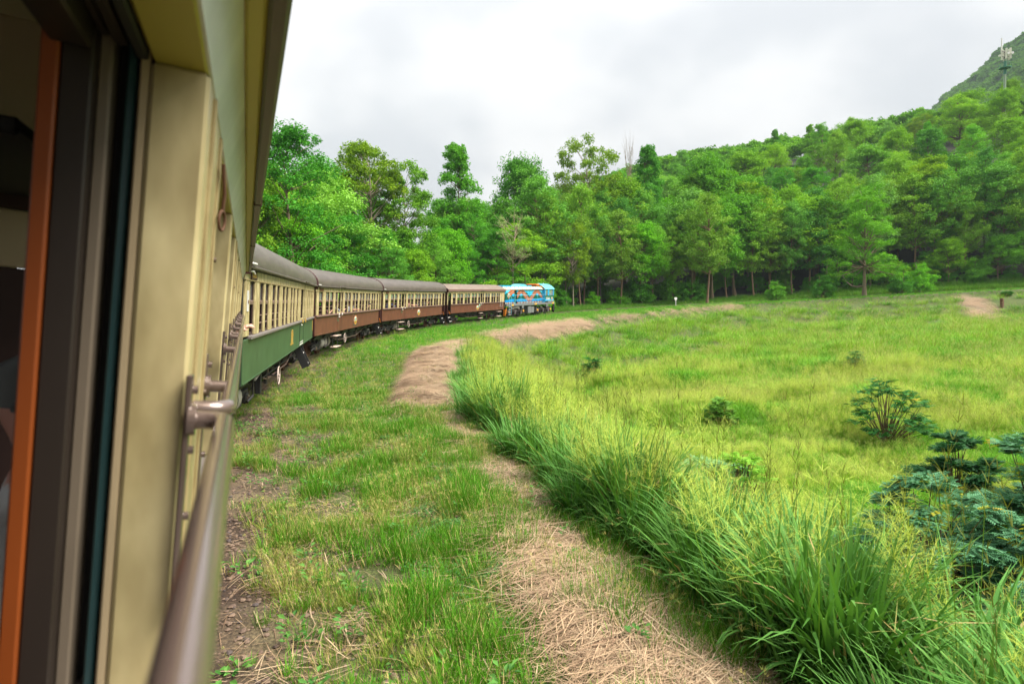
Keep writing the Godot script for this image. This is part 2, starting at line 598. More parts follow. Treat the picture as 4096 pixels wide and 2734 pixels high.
# ---------------------------------------------------------------- the carriage the camera leans out of
func near_frame() -> Transform3D:
	var d := Vector3(sin(-0.41187) , 0.0215, -cos(-0.41187)).normalized()
	var right := d.cross(Vector3.UP).normalized()
	var up := right.cross(d)
	var c := 0.117
	var r2 := right * cos(c) - up * sin(c)
	var u2 := up * cos(c) + right * sin(c)
	var b := Basis(r2, u2, -d)
	return Transform3D(b, b * Vector3(-1.44, -2.56, 0.0))

func near_carriage() -> void:
	var xf := near_frame()
	var o := thing("window_carriage", "cream carriage wall with handrails filling the left side, photographed from its own window", "train carriage", xf)
	var head := 2.93
	var m := MB.new()
	m.bx(1.30, 1.352, 1.04, 1.86, -4.0, 10.55, 0.01)
	part("side_panel", m, M.brown_panel, o)
	m = MB.new()
	m.bx(1.22, 1.385, 1.86, 1.90, -4.0, 10.55, 0.012)
	part("window_sill", m, M.belt_grey, o)
	# posts: [from, to]
	for q in [[-1.2, -0.75], [1.13, 1.56], [2.84, 2.97], [3.84, 4.12], [4.98, 5.10], [5.93, 6.22], [7.06, 7.18], [8.02, 8.30], [9.14, 9.26], [10.08, 10.55]]:
		m = MB.new()
		m.bx(1.275, 1.36, 1.90, head, q[0], q[1], 0.006)
		var p := part("window_post", m, M.cream, o)
		m = MB.new()
		if q[1] - q[0] > 0.2:
			# cover strips and a seam on the broad posts
			m.bx(1.355, 1.367, 1.90, head - 0.01, q[0] + 0.10, q[0] + 0.125, 0.004)
			part("cover_strip", m, M.cream_worn, p)
			m = MB.new()
			m.bx(1.355, 1.366, 1.90, head - 0.01, q[1] - 0.05, q[1] - 0.006, 0.004)
			part("cover_strip", m, M.cream_worn, p)
			m = MB.new()
			for k in 3:
				m = MB.new()
				m.disc(Vector3(1.368, 2.05 + k * 0.3, -(q[1] - 0.03)), Vector3(1, 0, 0), 0.006, 0.006, 8)
				part("screw_head", m, M.steel, p)
	# header over the openings, flared letterboard, cornice, gutter edge and roof
	m = MB.new()
	m.bx(1.275, 1.358, head, 3.05, -4.0, 10.55, 0.006)
	part("window_header", m, M.olive, o)  # shade on the header's underside is put into this olive colour
	m = MB.new()
	var a0 := -4.0
	while a0 < 10.5:
		var a1 := minf(a0 + 1.45, 10.55)
		m.quad(Vector3(1.361, head + 0.004, -a0), Vector3(1.361, head + 0.004, -a1), Vector3(1.402, 3.065, -a1), Vector3(1.402, 3.065, -a0), Vector3(1, -0.2, 0))
		m.quad(Vector3(1.361, head + 0.004, -a0), Vector3(1.361, head + 0.004, -a1), Vector3(1.352, head + 0.004, -a1), Vector3(1.352, head + 0.004, -a0), Vector3(0, -1, 0))
		a0 += 1.45
	part("letterboard", m, M.sheen_white, o)  # sky sheen on the board is put into its near-white colour
	m = MB.new()
	m.bx(1.400, 1.438, 3.055, 3.095, -4.0, 10.6, 0.008)
	part("cornice_moulding", m, M.olive, o)
	m = MB.new()
	m.bx(1.4385, 1.474, 3.050, 3.112, -4.0, 10.65, 0.012)
	part("gutter", m, M.eave_brown, o)
	for k in 4:
		m = MB.new()
		m.bx(1.4365, 1.4765, 3.046, 3.115, 0.9 + k * 2.4, 0.915 + k * 2.4, 0.003)
		part("gutter_joint", m, M.maroon, o)
	part("roof", roof_mesh(-4.0, 10.65, 1.45, 3.11, 0.78, 0.0), M.roof_brown, o)
	# inner lining of the window the camera looks through, from the outside in
	for q in [[1.2600, 1.2735, 1.135, 1.20, "bead", "window_bead"], [1.2405, 1.2540, 1.15, 1.22, "teal", "window_channel"], [1.2040, 1.2225, 1.14, 1.22, "trim_grey", "window_stop"], [1.1635, 1.2038, 1.108, 1.22, "dark_wood", "jamb_board"], [1.1400, 1.1630, 1.10, 1.118, "orange_wood", "jamb_trim"]]:
		m = MB.new()
		m.bx(q[0], q[1], 1.5, head + 0.12, q[2], q[3], 0.003)
		part(q[5], m, M[q[4]], o)
	m = MB.new()
	m.bx(1.206, 1.274, 1.5, head + 0.12, 1.205, 1.30, 0.0)
	part("window_seal", m, M.seal, o)
	m = MB.new()
	m.bx(1.255, 1.2725, head - 0.004, head + 0.12, -1.0, 1.13, 0.003)
	part("head_bead", m, M.seal, o)
	m = MB.new()
	m.bx(1.2275, 1.2450, head + 0.006, head + 0.12, -1.0, 1.12, 0.003)
	m.bx(1.2080, 1.2205, head + 0.016, head + 0.12, -1.0, 1.12, 0.003)
	part("head_channel", m, M.dark_wood, o)
	m = MB.new()
	m.bx(1.150, 1.2045, head - 0.015, head + 0.14, -1.0, 1.10, 0.004)
	part("head_lining", m, M.dark_wood, o)
	# inner wall between this window and the next, and the saloon behind
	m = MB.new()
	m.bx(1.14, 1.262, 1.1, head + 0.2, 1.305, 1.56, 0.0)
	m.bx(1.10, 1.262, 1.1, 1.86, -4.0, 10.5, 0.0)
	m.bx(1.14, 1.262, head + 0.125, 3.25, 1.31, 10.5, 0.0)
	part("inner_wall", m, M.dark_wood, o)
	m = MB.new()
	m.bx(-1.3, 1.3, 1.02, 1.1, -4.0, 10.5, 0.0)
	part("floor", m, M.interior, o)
	part("saloon_ceiling", roof_mesh(-4.0, 10.5, 1.25, 3.08, 0.5, 0.0), M.ceiling, o)
	m = MB.new()
	m.bx(-1.35, -1.25, 1.1, 1.9, -4.0, 10.5, 0.0)
	m.bx(-1.35, -1.25, 2.9, 3.2, -4.0, 10.5, 0.0)
	for k in 12:
		m.bx(-1.35, -1.25, 1.9, 2.9, -4.0 + k * 1.2, -3.6 + k * 1.2, 0.0)
	part("far_wall", m, M.interior, o)
	m = MB.new()
	m.bx(-1.3, 1.3, 1.1, 3.1, 10.45, 10.5, 0.0)
	part("end_wall", m, M.interior, o)
	m = MB.new()
	m.bx(-1.3, 1.3, 1.1, 3.1, -4.0, -3.95, 0.0)
	part("end_wall", m, M.interior, o)
	# luggage rack and a panelled screen seen past the orange trim
	m = MB.new()
	m.bx(0.55, 1.08, 2.80, 2.83, 1.25, 6.0, 0.01)
	m.bx(0.54, 0.56, 2.76, 2.90, 1.25, 6.0, 0.005)
	part("luggage_rack", m, M.seal, o)
	m = MB.new()
	m.bx(0.2, 1.12, 2.84, 3.28, 2.1, 2.14, 0.005)
	m.bx(0.2, 1.12, 2.60, 2.76, 2.1, 2.14, 0.005)
	part("screen", m, M.ceiling, o)
	m = MB.new()
	m.bx(-0.4, 1.13, 1.1, 2.598, 2.1, 2.14, 0.005)
	m.bx(-0.4, 1.13, 2.762, 2.838, 2.1, 2.14, 0.005)
	part("added_dark_sheet", m, M.seat, o)  # added dark sheet that blocks the bright view through the far windows
	for k in 5:
		m = MB.new()
		m.bx(0.30, 1.10, 1.1, 1.52, 2.2 + k * 1.6, 2.65 + k * 1.6, 0.03)
		m.bx(0.30, 1.10, 1.52, 2.15, 2.58 + k * 1.6, 2.68 + k * 1.6, 0.03)
		part("bench_seat", m, M.seat, o)
	# outside hand rails on upright brackets
	for q in [[-0.75, 1.115], [1.23, 10.04]]:
		var y := 2.36
		var x := 1.422
		var r := 0.0155
		m = MB.new()
		var pts := []
		pts.append(Vector3(1.366, y, -q[0]))
		for k in 5:
			var an: float = PI / 2 * k / 4.0
			pts.append(Vector3(x - 0.03 + 0.03 * sin(an), y, -(q[0] + 0.03 - 0.03 * cos(an))))
		for k in 5:
			var an: float = PI / 2 * k / 4.0
			pts.append(Vector3(x - 0.03 + 0.03 * cos(an), y, -(q[1] - 0.03 + 0.03 * sin(an))))
		pts.append(Vector3(1.366, y, -q[1]))
		var rr := []
		for k in pts.size(): rr.append(r)
		m.tube(pts, rr, 14)
		var rail := part("hand_rail", m, M.hand_rail, o)
		for a in (q if q[0] < 0.0 else [1.56, 2.78, 3.80, 4.14, 4.95, 5.90, 6.24, 7.05, 8.0, 8.32, 9.12, 10.04]):
			m = MB.new()
			if a != q[0] and a != q[1]: m.bar(Vector3(1.366, y, -a), Vector3(x - 0.004, y, -a), 0.014, 12)
			m.bx(1.360, 1.370, 2.04, 2.435, a - 0.013, a + 0.013, 0.004)
			m.disc(Vector3(1.372, y, -a), Vector3(1, 0, 0), 0.026, 0.012, 14)
			for yy in [2.41, 2.31, 2.20, 2.08]:
				m.disc(Vector3(1.373, yy, -a), Vector3(1, 0, 0), 0.007, 0.010, 8)
			part("bracket", m, M.hand_rail, rail)
	# a bent hook on its staple beside the second post
	m = MB.new()
	m.tube([Vector3(1.372, 2.86, -1.50), Vector3(1.378, 2.80, -1.52), Vector3(1.376, 2.765, -1.53)], [0.004, 0.004, 0.004], 8)
	m.ring(Vector3(1.376, 2.74, -1.53), Vector3(1, 0, 0.25).normalized(), 0.022, 0.0035, 16, 6)
	part("window_hook", m, M.rust, o)
	# end platform of this carriage
	m = MB.new()
	m.bx(-1.2, 1.2, 0.82, 1.04, -4.0, 10.6, 0.01)
	part("sole_bar", m, M.frame_black, o)
	m = MB.new()
	m.bx(-0.45, 0.45, 1.1, 3.0, 10.56, 11.05, 0.05)
	part("gangway_bellows", m, M.black, o)

# barrel roof: half-width w, springing at y0, rising by h; flat drops a fascia of that depth first
func roof_mesh(a0: float, a1: float, w: float, y0: float, h: float, fascia: float) -> MB:
	var m := MB.new()
	var prof := []
	var nn := []
	if fascia > 0.0:
		prof.append(Vector2(w, y0)); nn.append(Vector2(1, 0))
		prof.append(Vector2(w, y0 + fascia)); nn.append(Vector2(1, 0))
	var steps := 20
	var base := y0 + fascia
	for i in steps + 1:
		var q := PI * i / steps
		var p: Vector2
		if fascia > 0.0:
			var xx := w * cos(q)
			p = Vector2(xx, base + h * (1.0 - pow(absf(xx) / w, 2.0)))
			nn.append(Vector2(2.0 * h * xx / (w * w), 1.0).normalized())
		else:
			var e := 0.82
			p = Vector2(w * signf(cos(q)) * pow(absf(cos(q)), e), base + h * pow(sin(q), e))
			nn.append(Vector2(cos(q) * h, sin(q) * w).normalized())
		prof.append(p)
	if fascia > 0.0:
		prof.append(Vector2(-w, y0 + fascia)); nn.append(Vector2(-1, 0))
		prof.append(Vector2(-w, y0)); nn.append(Vector2(-1, 0))
	var cuts := maxi(1, int((a1 - a0) / 1.2))
	for k in cuts:
		var s0 := lerpf(a0, a1, float(k) / cuts)
		var s1 := lerpf(a0, a1, float(k + 1) / cuts)
		for i in prof.size() - 1:
			var p0: Vector2 = prof[i]; var p1: Vector2 = prof[i + 1]
			if p0.distance_to(p1) < 0.0005: continue
			var n0 := Vector3(nn[i].x, nn[i].y, 0); var n1 := Vector3(nn[i + 1].x, nn[i + 1].y, 0)
			if fascia > 0.0 and (i == 0 or i == prof.size() - 2): n1 = n0
			var A := Vector3(p0.x, p0.y, -s0); var B := Vector3(p1.x, p1.y, -s0)
			var C := Vector3(p1.x, p1.y, -s1); var D := Vector3(p0.x, p0.y, -s1)
			m.trin(A, B, C, n0, n1, n1)
			m.trin(A, C, D, n0, n1, n0)
	return m

func roof_end(a: float, w: float, y0: float, h: float, fascia: float, lo: float) -> MB:
	var m := MB.new()
	var steps := 16
	for i in steps:
		var x0 := w * cos(PI * i / steps)
		var x1 := w * cos(PI * (i + 1) / steps)
		var f := func(x: float) -> float:
			if fascia > 0.0: return y0 + fascia + h * (1.0 - pow(absf(x) / w, 2.0))
			return y0 + h * pow(maxf(0.0, 1.0 - pow(absf(x) / w, 2.44)), 0.41)
		m.quad(Vector3(x0, lo, -a), Vector3(x1, lo, -a), Vector3(x1, f.call(x1) - 0.012, -a), Vector3(x0, f.call(x0) - 0.012, -a), Vector3(0, 0, 1))
	return m

# ---------------------------------------------------------------- the four carriages ahead
func car_frame(s: float, half: float, cant := CANT) -> Transform3D:
	var a := track_at(s - half)
	var b := track_at(s + half)
	var d := (b - a).normalized()
	var right := d.cross(Vector3.UP).normalized()
	var up := right.cross(d)
	var r2 := right * cos(cant) - up * sin(cant)
	var u2 := up * cos(cant) + right * sin(cant)
	return Transform3D(Basis(r2, u2, -d), (a + b) * 0.5)

func sash_parts(o: Node3D, a0: float, a1: float, bars: bool, x := 1.332) -> void:
	var m := MB.new()
	var y0 := 1.90
	var y1 := 2.90
	m.bx(x - 0.03, x, y0, y1, a0, a0 + 0.032, 0.006)
	m.bx(x - 0.03, x, y0, y1, a1 - 0.032, a1, 0.006)
	m.bx(x - 0.045, x, y1 - 0.04, y1, a0 + 0.045, a1 - 0.045, 0.006)
	m.bx(x - 0.055, x - 0.002, y0, y0 + 0.05, a0 + 0.045, a1 - 0.045, 0.006)
	var w := part("window", m, M.sash, o)
	m = MB.new()
	m.bx(x - 0.05, x + 0.012, 2.46, 2.545, a0 + 0.02, a1 - 0.02, 0.012)
	part("meeting_rail", m, M.sash_bar, w)
	if bars:
		for y in [2.24, 2.09]:
			m = MB.new()
			m.bar(Vector3(x - 0.01, y, -(a0 + 0.02)), Vector3(x - 0.01, y, -(a1 - 0.02)), 0.016, 8)
			part("safety_bar", m, M.sash_bar, w)
	m = MB.new()
	m.bx(x - 0.028, x - 0.022, 2.545, y1 - 0.04, a0 + 0.045, a1 - 0.045)
	part("pane", m, M.glass, w)

func bogie(o: Node3D, at: float) -> void:
	var m := MB.new()
	for x in [-0.86, 0.86]:
		m.bx(x - 0.05, x + 0.05, 0.42, 0.56, at - 1.15, at + 1.15, 0.015)
		for k in [-0.75, 0.75]:
			m.bx(x - 0.10, x + 0.12, 0.28, 0.50, at + k - 0.13, at + k + 0.13, 0.03)
		for k in [-0.22, 0.0, 0.22]:
			m.bar(Vector3(x, 0.36, -(at + k)), Vector3(x, 0.70, -(at + k)), 0.06, 8)
		m.bx(x - 0.06, x + 0.06, 0.28, 0.36, at - 0.4, at + 0.4, 0.01)
	m.bx(-0.9, 0.9, 0.6, 0.8, at - 0.25, at + 0.25, 0.02)
	var b := part("bogie", m, M.frame_black, o)
	for k in [-0.75, 0.75]:
		for x in [-0.6, 0.6]:
			m = MB.new()
			m.disc(Vector3(x, 0.39, -(at + k)), Vector3(1, 0, 0), 0.39, 0.11, 28)
			m.disc(Vector3(x - signf(x) * 0.05, 0.39, -(at + k)), Vector3(1, 0, 0), 0.42, 0.03, 28)
			m.disc(Vector3(x * 1.12, 0.39, -(at + k)), Vector3(1, 0, 0), 0.12, 0.1, 14)
			part("wheel", m, M.rust, b)
	for x in [-0.86, 0.86]:
		for k in [-0.75, 0.75]:
			m = MB.new()
			m.bx(x - 0.11, x + 0.15, 0.30, 0.46, at + k - 0.09, at + k + 0.09, 0.03)
			part("axle_box", m, M.steel, b)

func hand_wheel(o: Node3D, a: float) -> void:
	var m := MB.new()
	var c := Vector3(1.30, 0.62, -a)
	m.ring(c, Vector3(1, 0, 0), 0.225, 0.015, 26, 8)
	for k in 4:
		var an := TAU * k / 4.0 + 0.5
		m.bar(c, c + Vector3(-0.02, sin(an) * 0.22, cos(an) * 0.22), 0.009, 6)
	m.disc(c, Vector3(1, 0, 0), 0.035, 0.05, 10)
	var w := part("brake_wheel", m, M.pink_white, o)
	m = MB.new()
	m.bar(c, c - Vector3(0.55, 0, 0), 0.02)
	m.bx(0.95, 1.02, 0.4, 0.9, a - 0.05, a + 0.05, 0.01)
	part("wheel_spindle", m, M.frame_black, w)

func steps(o: Node3D, a0: float, a1: float, ys: Array, mat_name := "pale_wood") -> void:
	var m := MB.new()
	for a in [a0 + 0.06, a1 - 0.06]:
		m.bar(Vector3(1.22, 1.0, -a), Vector3(1.26, ys[-1], -a), 0.02)
	var f := part("step_hanger", m, M.frame_black, o)
	for y in ys:
		m = MB.new()
		m.bx(1.14, 1.42, y - 0.035, y, a0, a1, 0.008)
		part("tread", m, M[mat_name], f)

func end_ladder(o: Node3D, a: float) -> void:
	var m := MB.new()
	for k in [-0.28, 0.28]:
		var xf := Transform3D(Basis(Vector3(0, 0, 1), 0.45), Vector3(1.10, 1.0, -(a + k)))
		m.bx(-0.13, 0.13, -0.85, 0.0, -0.015, 0.015, 0.005, xf)
	var f := part("step_hanger", m, M.black, o)
	for k in 2:
		m = MB.new()
		var y := 0.72 - k * 0.36
		m.bx(1.10 + k * 0.16, 1.32 + k * 0.16, y - 0.03, y, a - 0.27, a + 0.27, 0.006)
		part("tread", m, M.black, f)
		m = MB.new()
		m.bx(1.3225 + k * 0.16, 1.342 + k * 0.16, y - 0.045, y + 0.002, a - 0.27, a + 0.27, 0.004)
		part("tread_edge", m, M.white_paint, f)

func oval(x: float, y: float, a: float, w: float, h: float, proud := 0.0) -> MB:
	var m := MB.new()
	var seg := 28
	for i in seg:
		var t0 := TAU * i / seg
		var t1 := TAU * (i + 1) / seg
		var p0 := Vector3(x + proud, y + h * sin(t0), -(a + w * cos(t0)))
		var p1 := Vector3(x + proud, y + h * sin(t1), -(a + w * cos(t1)))
		var c := Vector3(x + proud, y, -a)
		var k := m.v.size()
		m.trin(c, p0, p1, Vector3(1, 0, 0), Vector3(1, 0, 0), Vector3(1, 0, 0))
		for j in 3:
			var q := m.v[k + j]
			m.t[k + j] = Vector2(0.5 + 0.5 * (-q.z - a) / w, 0.5 - 0.5 * (q.y - y) / h)
		m.quad(p0, p1, p1 - Vector3(0.012, 0, 0), p0 - Vector3(0.012, 0, 0), p0 - c)
	return m

# round badge: orange rim, dark green gorge with a white fall, ochre ground with a dark curve
func badge_material() -> StandardMaterial3D:
	if M.has("badge"): return M.badge
	var w := 160
	var h := 112
	var im := Image.create(w, h, false, Image.FORMAT_RGB8)
	for y in h:
		for x in w:
			var u := (x + 0.5) / w * 2.0 - 1.0
			var v := 1.0 - (y + 0.5) / h * 2.0
			var r := sqrt(u * u + v * v)
			var c := Color(0.93, 0.62, 0.38)
			if r < 0.80:
				var ridge := 0.42 + 0.16 * sin(u * 5.0 + 0.6)
				if v > ridge: c = Color(0.78, 0.88, 0.85)
				elif v > -0.08: c = Color(0.03, 0.30, 0.20) if sin(u * 17.0) + v < 0.3 else Color(0.05, 0.42, 0.30)
				else: c = Color(0.62, 0.55, 0.16)
				if v > -0.08 and absf(u - 0.05) < 0.10 + 0.06 * (0.4 - v): c = Color(0.90, 0.96, 0.96)
				if v < -0.02 and absf(v + 0.32 + 0.16 * u) < 0.05 and u < 0.55: c = Color(0.25, 0.24, 0.08)
				if absf(v + 0.10) < 0.045: c = Color(0.93, 0.86, 0.70)
			elif r < 0.86: c = Color(0.30, 0.14, 0.06)
			elif absf(v) < 0.16: c = Color(0.96, 0.85, 0.72)
			im.set_pixel(x, y, c)
	var m := mat("badge", Color(1, 1, 1), 0.45)
	m.albedo_texture = ImageTexture.create_from_image(im)
	return m

func lettering(words: String, size: float) -> Mesh:
	var t := TextMesh.new()
	var f := SystemFont.new()
	f.font_names = PackedStringArray(["Droid Sans"])
	f.font_weight = 700
	t.font = f
	t.text = words
	t.font_size = 32
	t.pixel_size = size / 32.0
	t.depth = 0.008
	return t

# kinds of bay along the side: p post, w single window, d door, v open porch
func carriage(index: int, label: String, lower: String, roofmat: String, bays: Array, body0: float, body1: float, fascia: float) -> Node3D:
	var s := 18.284 + 15.5485 * (index - 1)
	var o := thing("passenger_carriage", label, "train carriage", car_frame(s, 5.2), "carriages of the train ahead")
	var m := MB.new()
	m.bx(1.30, 1.36, 1.045, 1.85, body0, body1, 0.008)
	var side := part("side_panel", m, M[lower], o)
	m = MB.new()
	m.bx(1.36, 1.372, 1.055, 1.085, body0 + 0.02, body1 - 0.02, 0.005)
	part("bottom_bead", m, M[lower], side)
	m = MB.new()
	var belt := "belt_grey" if lower == "green_panel" else "belt_brown"
	m.bx(1.255, 1.425, 1.835, 1.90, body0 + (0.45 if lower == "green_panel" else 0.05), body1 - 0.02, 0.012)
	part("belt_rail", m, M[belt], o)
	m = MB.new()
	m.bx(1.32, 1.372, 2.90, 3.085, body0, body1, 0.008)
	var lb := part("letterboard", m, M.cream, o)
	m = MB.new()
	m.bx(1.372, 1.382, 2.895, 2.915, body0, body1, 0.004)
	part("drip_strip", m, M.cream_worn, lb)
	var wide := 0.0
	for q in bays:
		var a0: float = q[1]
		var a1: float = q[2]
		if q[0] == "p":
			m = MB.new()
			var low := 1.90
			m.bx(1.327, 1.372, low, 2.90, a0, a1, 0.012)
			var post := part("window_post" if a1 - a0 > 0.15 else "mullion", m, M.cream, o)
			if a1 - a0 > 0.25:
				m = MB.new()
				m.bx(1.372, 1.376, low + 0.01, 2.89, a0 + 0.03, a0 + 0.05)
				part("cover_strip", m, M.cream_worn, post)
				m = MB.new()
				m.bx(1.372, 1.376, low + 0.01, 2.89, a1 - 0.05, a1 - 0.03)
				part("cover_strip", m, M.cream_worn, post)
		elif q[0] == "w":
			sash_parts(o, a0, a1, q.size() < 4)
		elif q[0] == "d":
			m = MB.new()
			m.bx(1.362, 1.374, 1.10, 1.83, a0, a1, 0.006)
			var door := part("door", m, M[lower], o)
			m = MB.new()
			m.bx(1.32, 1.36, 1.90, 2.90, a0, a0 + 0.09, 0.006)
			m.bx(1.32, 1.36, 1.90, 2.90, a1 - 0.09, a1, 0.006)
			m.bx(1.32, 1.36, 1.90, 1.96, a0 + 0.09, a1 - 0.09, 0.006)
			part("door_frame", m, M.cream, door)
			m = MB.new()
			m.bx(1.27, 1.30, 2.40, 2.47, a0 + 0.09, a1 - 0.09, 0.006)
			m.bx(1.27, 1.30, 1.96, 2.90, a0 + 0.09, a0 + 0.12, 0.006)
			m.bx(1.27, 1.30, 1.96, 2.90, a1 - 0.12, a1 - 0.09, 0.006)
			part("door_sash", m, M.sash, door)
			m = MB.new()
			m.bar(Vector3(1.40, 1.74, -(a0 + 0.12)), Vector3(1.40, 1.74, -(a0 + 0.36)), 0.014)
			m.bx(1.374, 1.40, 1.71, 1.77, a0 + 0.2, a0 + 0.26, 0.005)
			part("door_handle", m, M.white_paint, door)
			m = MB.new()
			m.bx(1.374, 1.380, 1.10, 3.08, a1 - 0.014, a1 + 0.014, 0.002)
			part("door_edge", m, M.maroon if lower != "green_panel" else M.black, door)
			m = MB.new()
			m.bx(1.40, 1.54, 3.13, 3.165, a0 - 0.05, a1 + 0.25, 0.008)
			part("door_hood", m, M.roof_brown, door)
			for k in 2:
				m = MB.new()
				m.disc(Vector3(1.43, 1.875, -lerpf(a0, a1, 0.08 + 0.8 * k)), Vector3(0, 1, 0), 0.035, 0.10, 10)
				part("door_lamp", m, M.gold if lower == "green_panel" else M.white_paint, door)
		elif q[0] == "v":
			m = MB.new()
			m.bx(0.95, 1.0, 1.1, 3.0, a0, a1, 0.0)
			part("porch_wall", m, M.maroon, o)
			m = MB.new()
			m.bx(-1.3, 1.36, 1.04, 1.12, a0, a1, 0.01)
			part("porch_floor", m, M.maroon, o)
			m = MB.new()
			var pa: float = a0 if a0 < 0.0 else a1
			m.bx(1.28, 1.37, 1.86, 3.0, pa - 0.05, pa + 0.05, 0.01)
			part("porch_post", m, M.cream, o)
			m = MB.new()
			m.bx(1.28, 1.37, 1.04, 1.855, pa - 0.05, pa + 0.05, 0.01)
			part("porch_post_foot", m, M.maroon, o)
			m = MB.new()
			m.bx(1.29, 1.37, 2.95, 3.085, a0, a1, 0.008)
			part("porch_header", m, M.cream, o)
			m = MB.new()
			m.bar(Vector3(1.40, 1.30, -lerpf(a0, a1, 0.25)), Vector3(1.42, 1.02, -lerpf(a0, a1, 0.62)), 0.022)
			part("grab_handle", m, M.orange, o)
			wide = 0.05
	var e0: float = minf(body0, bays[0][1])
	var e1: float = maxf(body1, bays[-1][2])
	# roof
	var y0 := 3.13 if fascia == 0.0 else 3.10
	var rf := part("roof", roof_mesh(e0 - 0.1, e1 + 0.1, 1.47, y0, 0.80 if fascia == 0.0 else 0.46, fascia), M[roofmat], o)
	if fascia == 0.0:
		m = MB.new()
		m.bx(1.44, 1.50, 3.105, 3.150, e0 - 0.12, e1 + 0.12, 0.015)
		part("gutter", m, M.roof_brown, rf)
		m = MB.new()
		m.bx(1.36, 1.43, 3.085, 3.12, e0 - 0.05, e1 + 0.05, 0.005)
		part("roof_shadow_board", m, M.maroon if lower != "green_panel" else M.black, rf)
		m = MB.new()
		var gap := -3.4 if lower != "green_panel" else 30.0
		m.bx(1.40, 1.455, 3.055, 3.085, e0 + 0.3, minf(gap - 0.5, e1), 0.008)
		if gap < e1: m.bx(1.40, 1.455, 3.055, 3.085, gap + 0.6, e1 - 0.1, 0.008)
		if lower != "green_panel": part("rain_strip", m, M.sash_bar, rf)
	else:
		m = MB.new()
		m.bx(1.471, 1.482, 3.09, 3.30, e0 - 0.1, e1 + 0.1, 0.004)
		part("fascia", m, M.belt_brown, rf)
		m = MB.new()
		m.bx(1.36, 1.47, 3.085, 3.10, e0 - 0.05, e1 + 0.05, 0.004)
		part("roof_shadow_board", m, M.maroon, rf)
	for e in [e0 - 0.1, e1 + 0.1]:
		part("roof_end", roof_end(e, 1.47, y0, 0.80 if fascia == 0.0 else 0.46, fascia, 3.0), M.maroon, rf)
		if fascia == 0.0:
			var hoop := []
			var hr := []
			for k in 21:
				var an := PI * k / 20.0
				hoop.append(Vector3(1.48 * signf(cos(an)) * pow(absf(cos(an)), 0.82), y0 + 0.80 * pow(sin(an), 0.82) + 0.005, -e)); hr.append(0.022)
			m = MB.new()
			m.tube(hoop, hr, 6)
			part("roof_hoop", m, M.maroon, rf)
			m = MB.new()
			m.bx(1.49, 1.53, 3.17, 3.205, e - 0.02, e + 0.3, 0.012)
			if e < 0.0: part("roof_lamp", m, M.white_paint, rf)
	# ends
	for e in [e0, e1]:
		m = MB.new()
		m.bx(-1.33, 1.34, 1.04, 3.06, e - 0.04, e + 0.04, 0.006)
		var ew := part("end_wall", m, M.maroon if lower != "green_panel" else M.black, o)
		m = MB.new()
		m.bx(-0.45, 0.45, 1.1, 3.0, e + (0.045 if e > 0.0 else -0.30), e + (0.30 if e > 0.0 else -0.045), 0.04)
		part("gangway_bellows", m, M.black, ew)
	# the saloon inside and its far side
	m = MB.new()
	m.bx(-1.32, 1.30, 1.02, 1.10, body0, body1, 0.0)
	part("floor", m, M.interior, o)
	m = MB.new()
	m.bx(-1.30, 1.24, 3.02, 3.06, body0, body1, 0.0)
	part("saloon_ceiling", m, M.ceiling, o)
	m = MB.new()
	m.bx(-1.36, -1.30, 1.045, 1.90, body0, body1, 0.0)
	m.bx(-1.36, -1.30, 2.90, 3.085, body0, body1, 0.0)
	for q in bays:
		if q[0] == "p": m.bx(-1.36, -1.26, 1.90, 2.90, q[1], q[2], 0.0)
	part("far_side", m, M.interior, o)
	m = MB.new()
	for q in bays:
		if q[0] == "w":
			m.bx(-1.32, -1.28, 2.44, 2.54, q[1], q[2], 0.0)
			m.bx(-1.32, -1.28, 1.90, 2.90, q[1], q[1] + 0.06, 0.0)
			m.bx(-1.32, -1.28, 2.22, 2.26, q[1], q[2], 0.0)
	part("far_sashes", m, M.sash, o)
	var a := body0 + 0.9
	while a < body1 - 0.6:
		m = MB.new()
		m.bx(0.28, 1.22, 1.10, 1.50, a - 0.22, a + 0.22, 0.03)
		m.bx(0.28, 1.22, 1.50, 2.12, a - 0.28, a - 0.21, 0.03)
		m.bx(-1.22, -0.28, 1.10, 1.50, a - 0.22, a + 0.22, 0.03)
		m.bx(-1.22, -0.28, 1.50, 2.12, a - 0.28, a - 0.21, 0.03)
		part("bench_seat", m, M.seat, o)
		a += 1.62
	# underframe
	m = MB.new()
	m.bx(1.02, 1.10, 0.80, 1.04, e0 + 0.1, e1 - 0.1, 0.01)
	m.bx(-1.10, -1.02, 0.80, 1.04, e0 + 0.1, e1 - 0.1, 0.01)
	m.bx(-0.3, 0.3, 0.78, 1.0, e0 - 0.3, e1 + 0.3, 0.01)
	var ub := part("sole_bar", m, M.frame_green, o)
	for k in 9:
		var b := lerpf(body0 + 0.5, body1 - 0.6, k / 8.0)
		m = MB.new()
		m.quad(Vector3(1.11, 0.82, -b), Vector3(1.11, 1.03, -b), Vector3(1.29, 1.03, -b), Vector3(1.11, 0.82, -b), Vector3(0, 0, 1))
		m.bx(1.10, 1.30, 1.015, 1.035, b - 0.04, b + 0.04, 0.0)
		m.bx(1.10, 1.13, 0.82, 1.015, b - 0.04, b + 0.04, 0.0)
		m.bar(Vector3(1.12, 0.83, -b), Vector3(1.28, 1.02, -b), 0.022)
		part("body_bracket", m, M.frame_green, ub)
	m = MB.new()
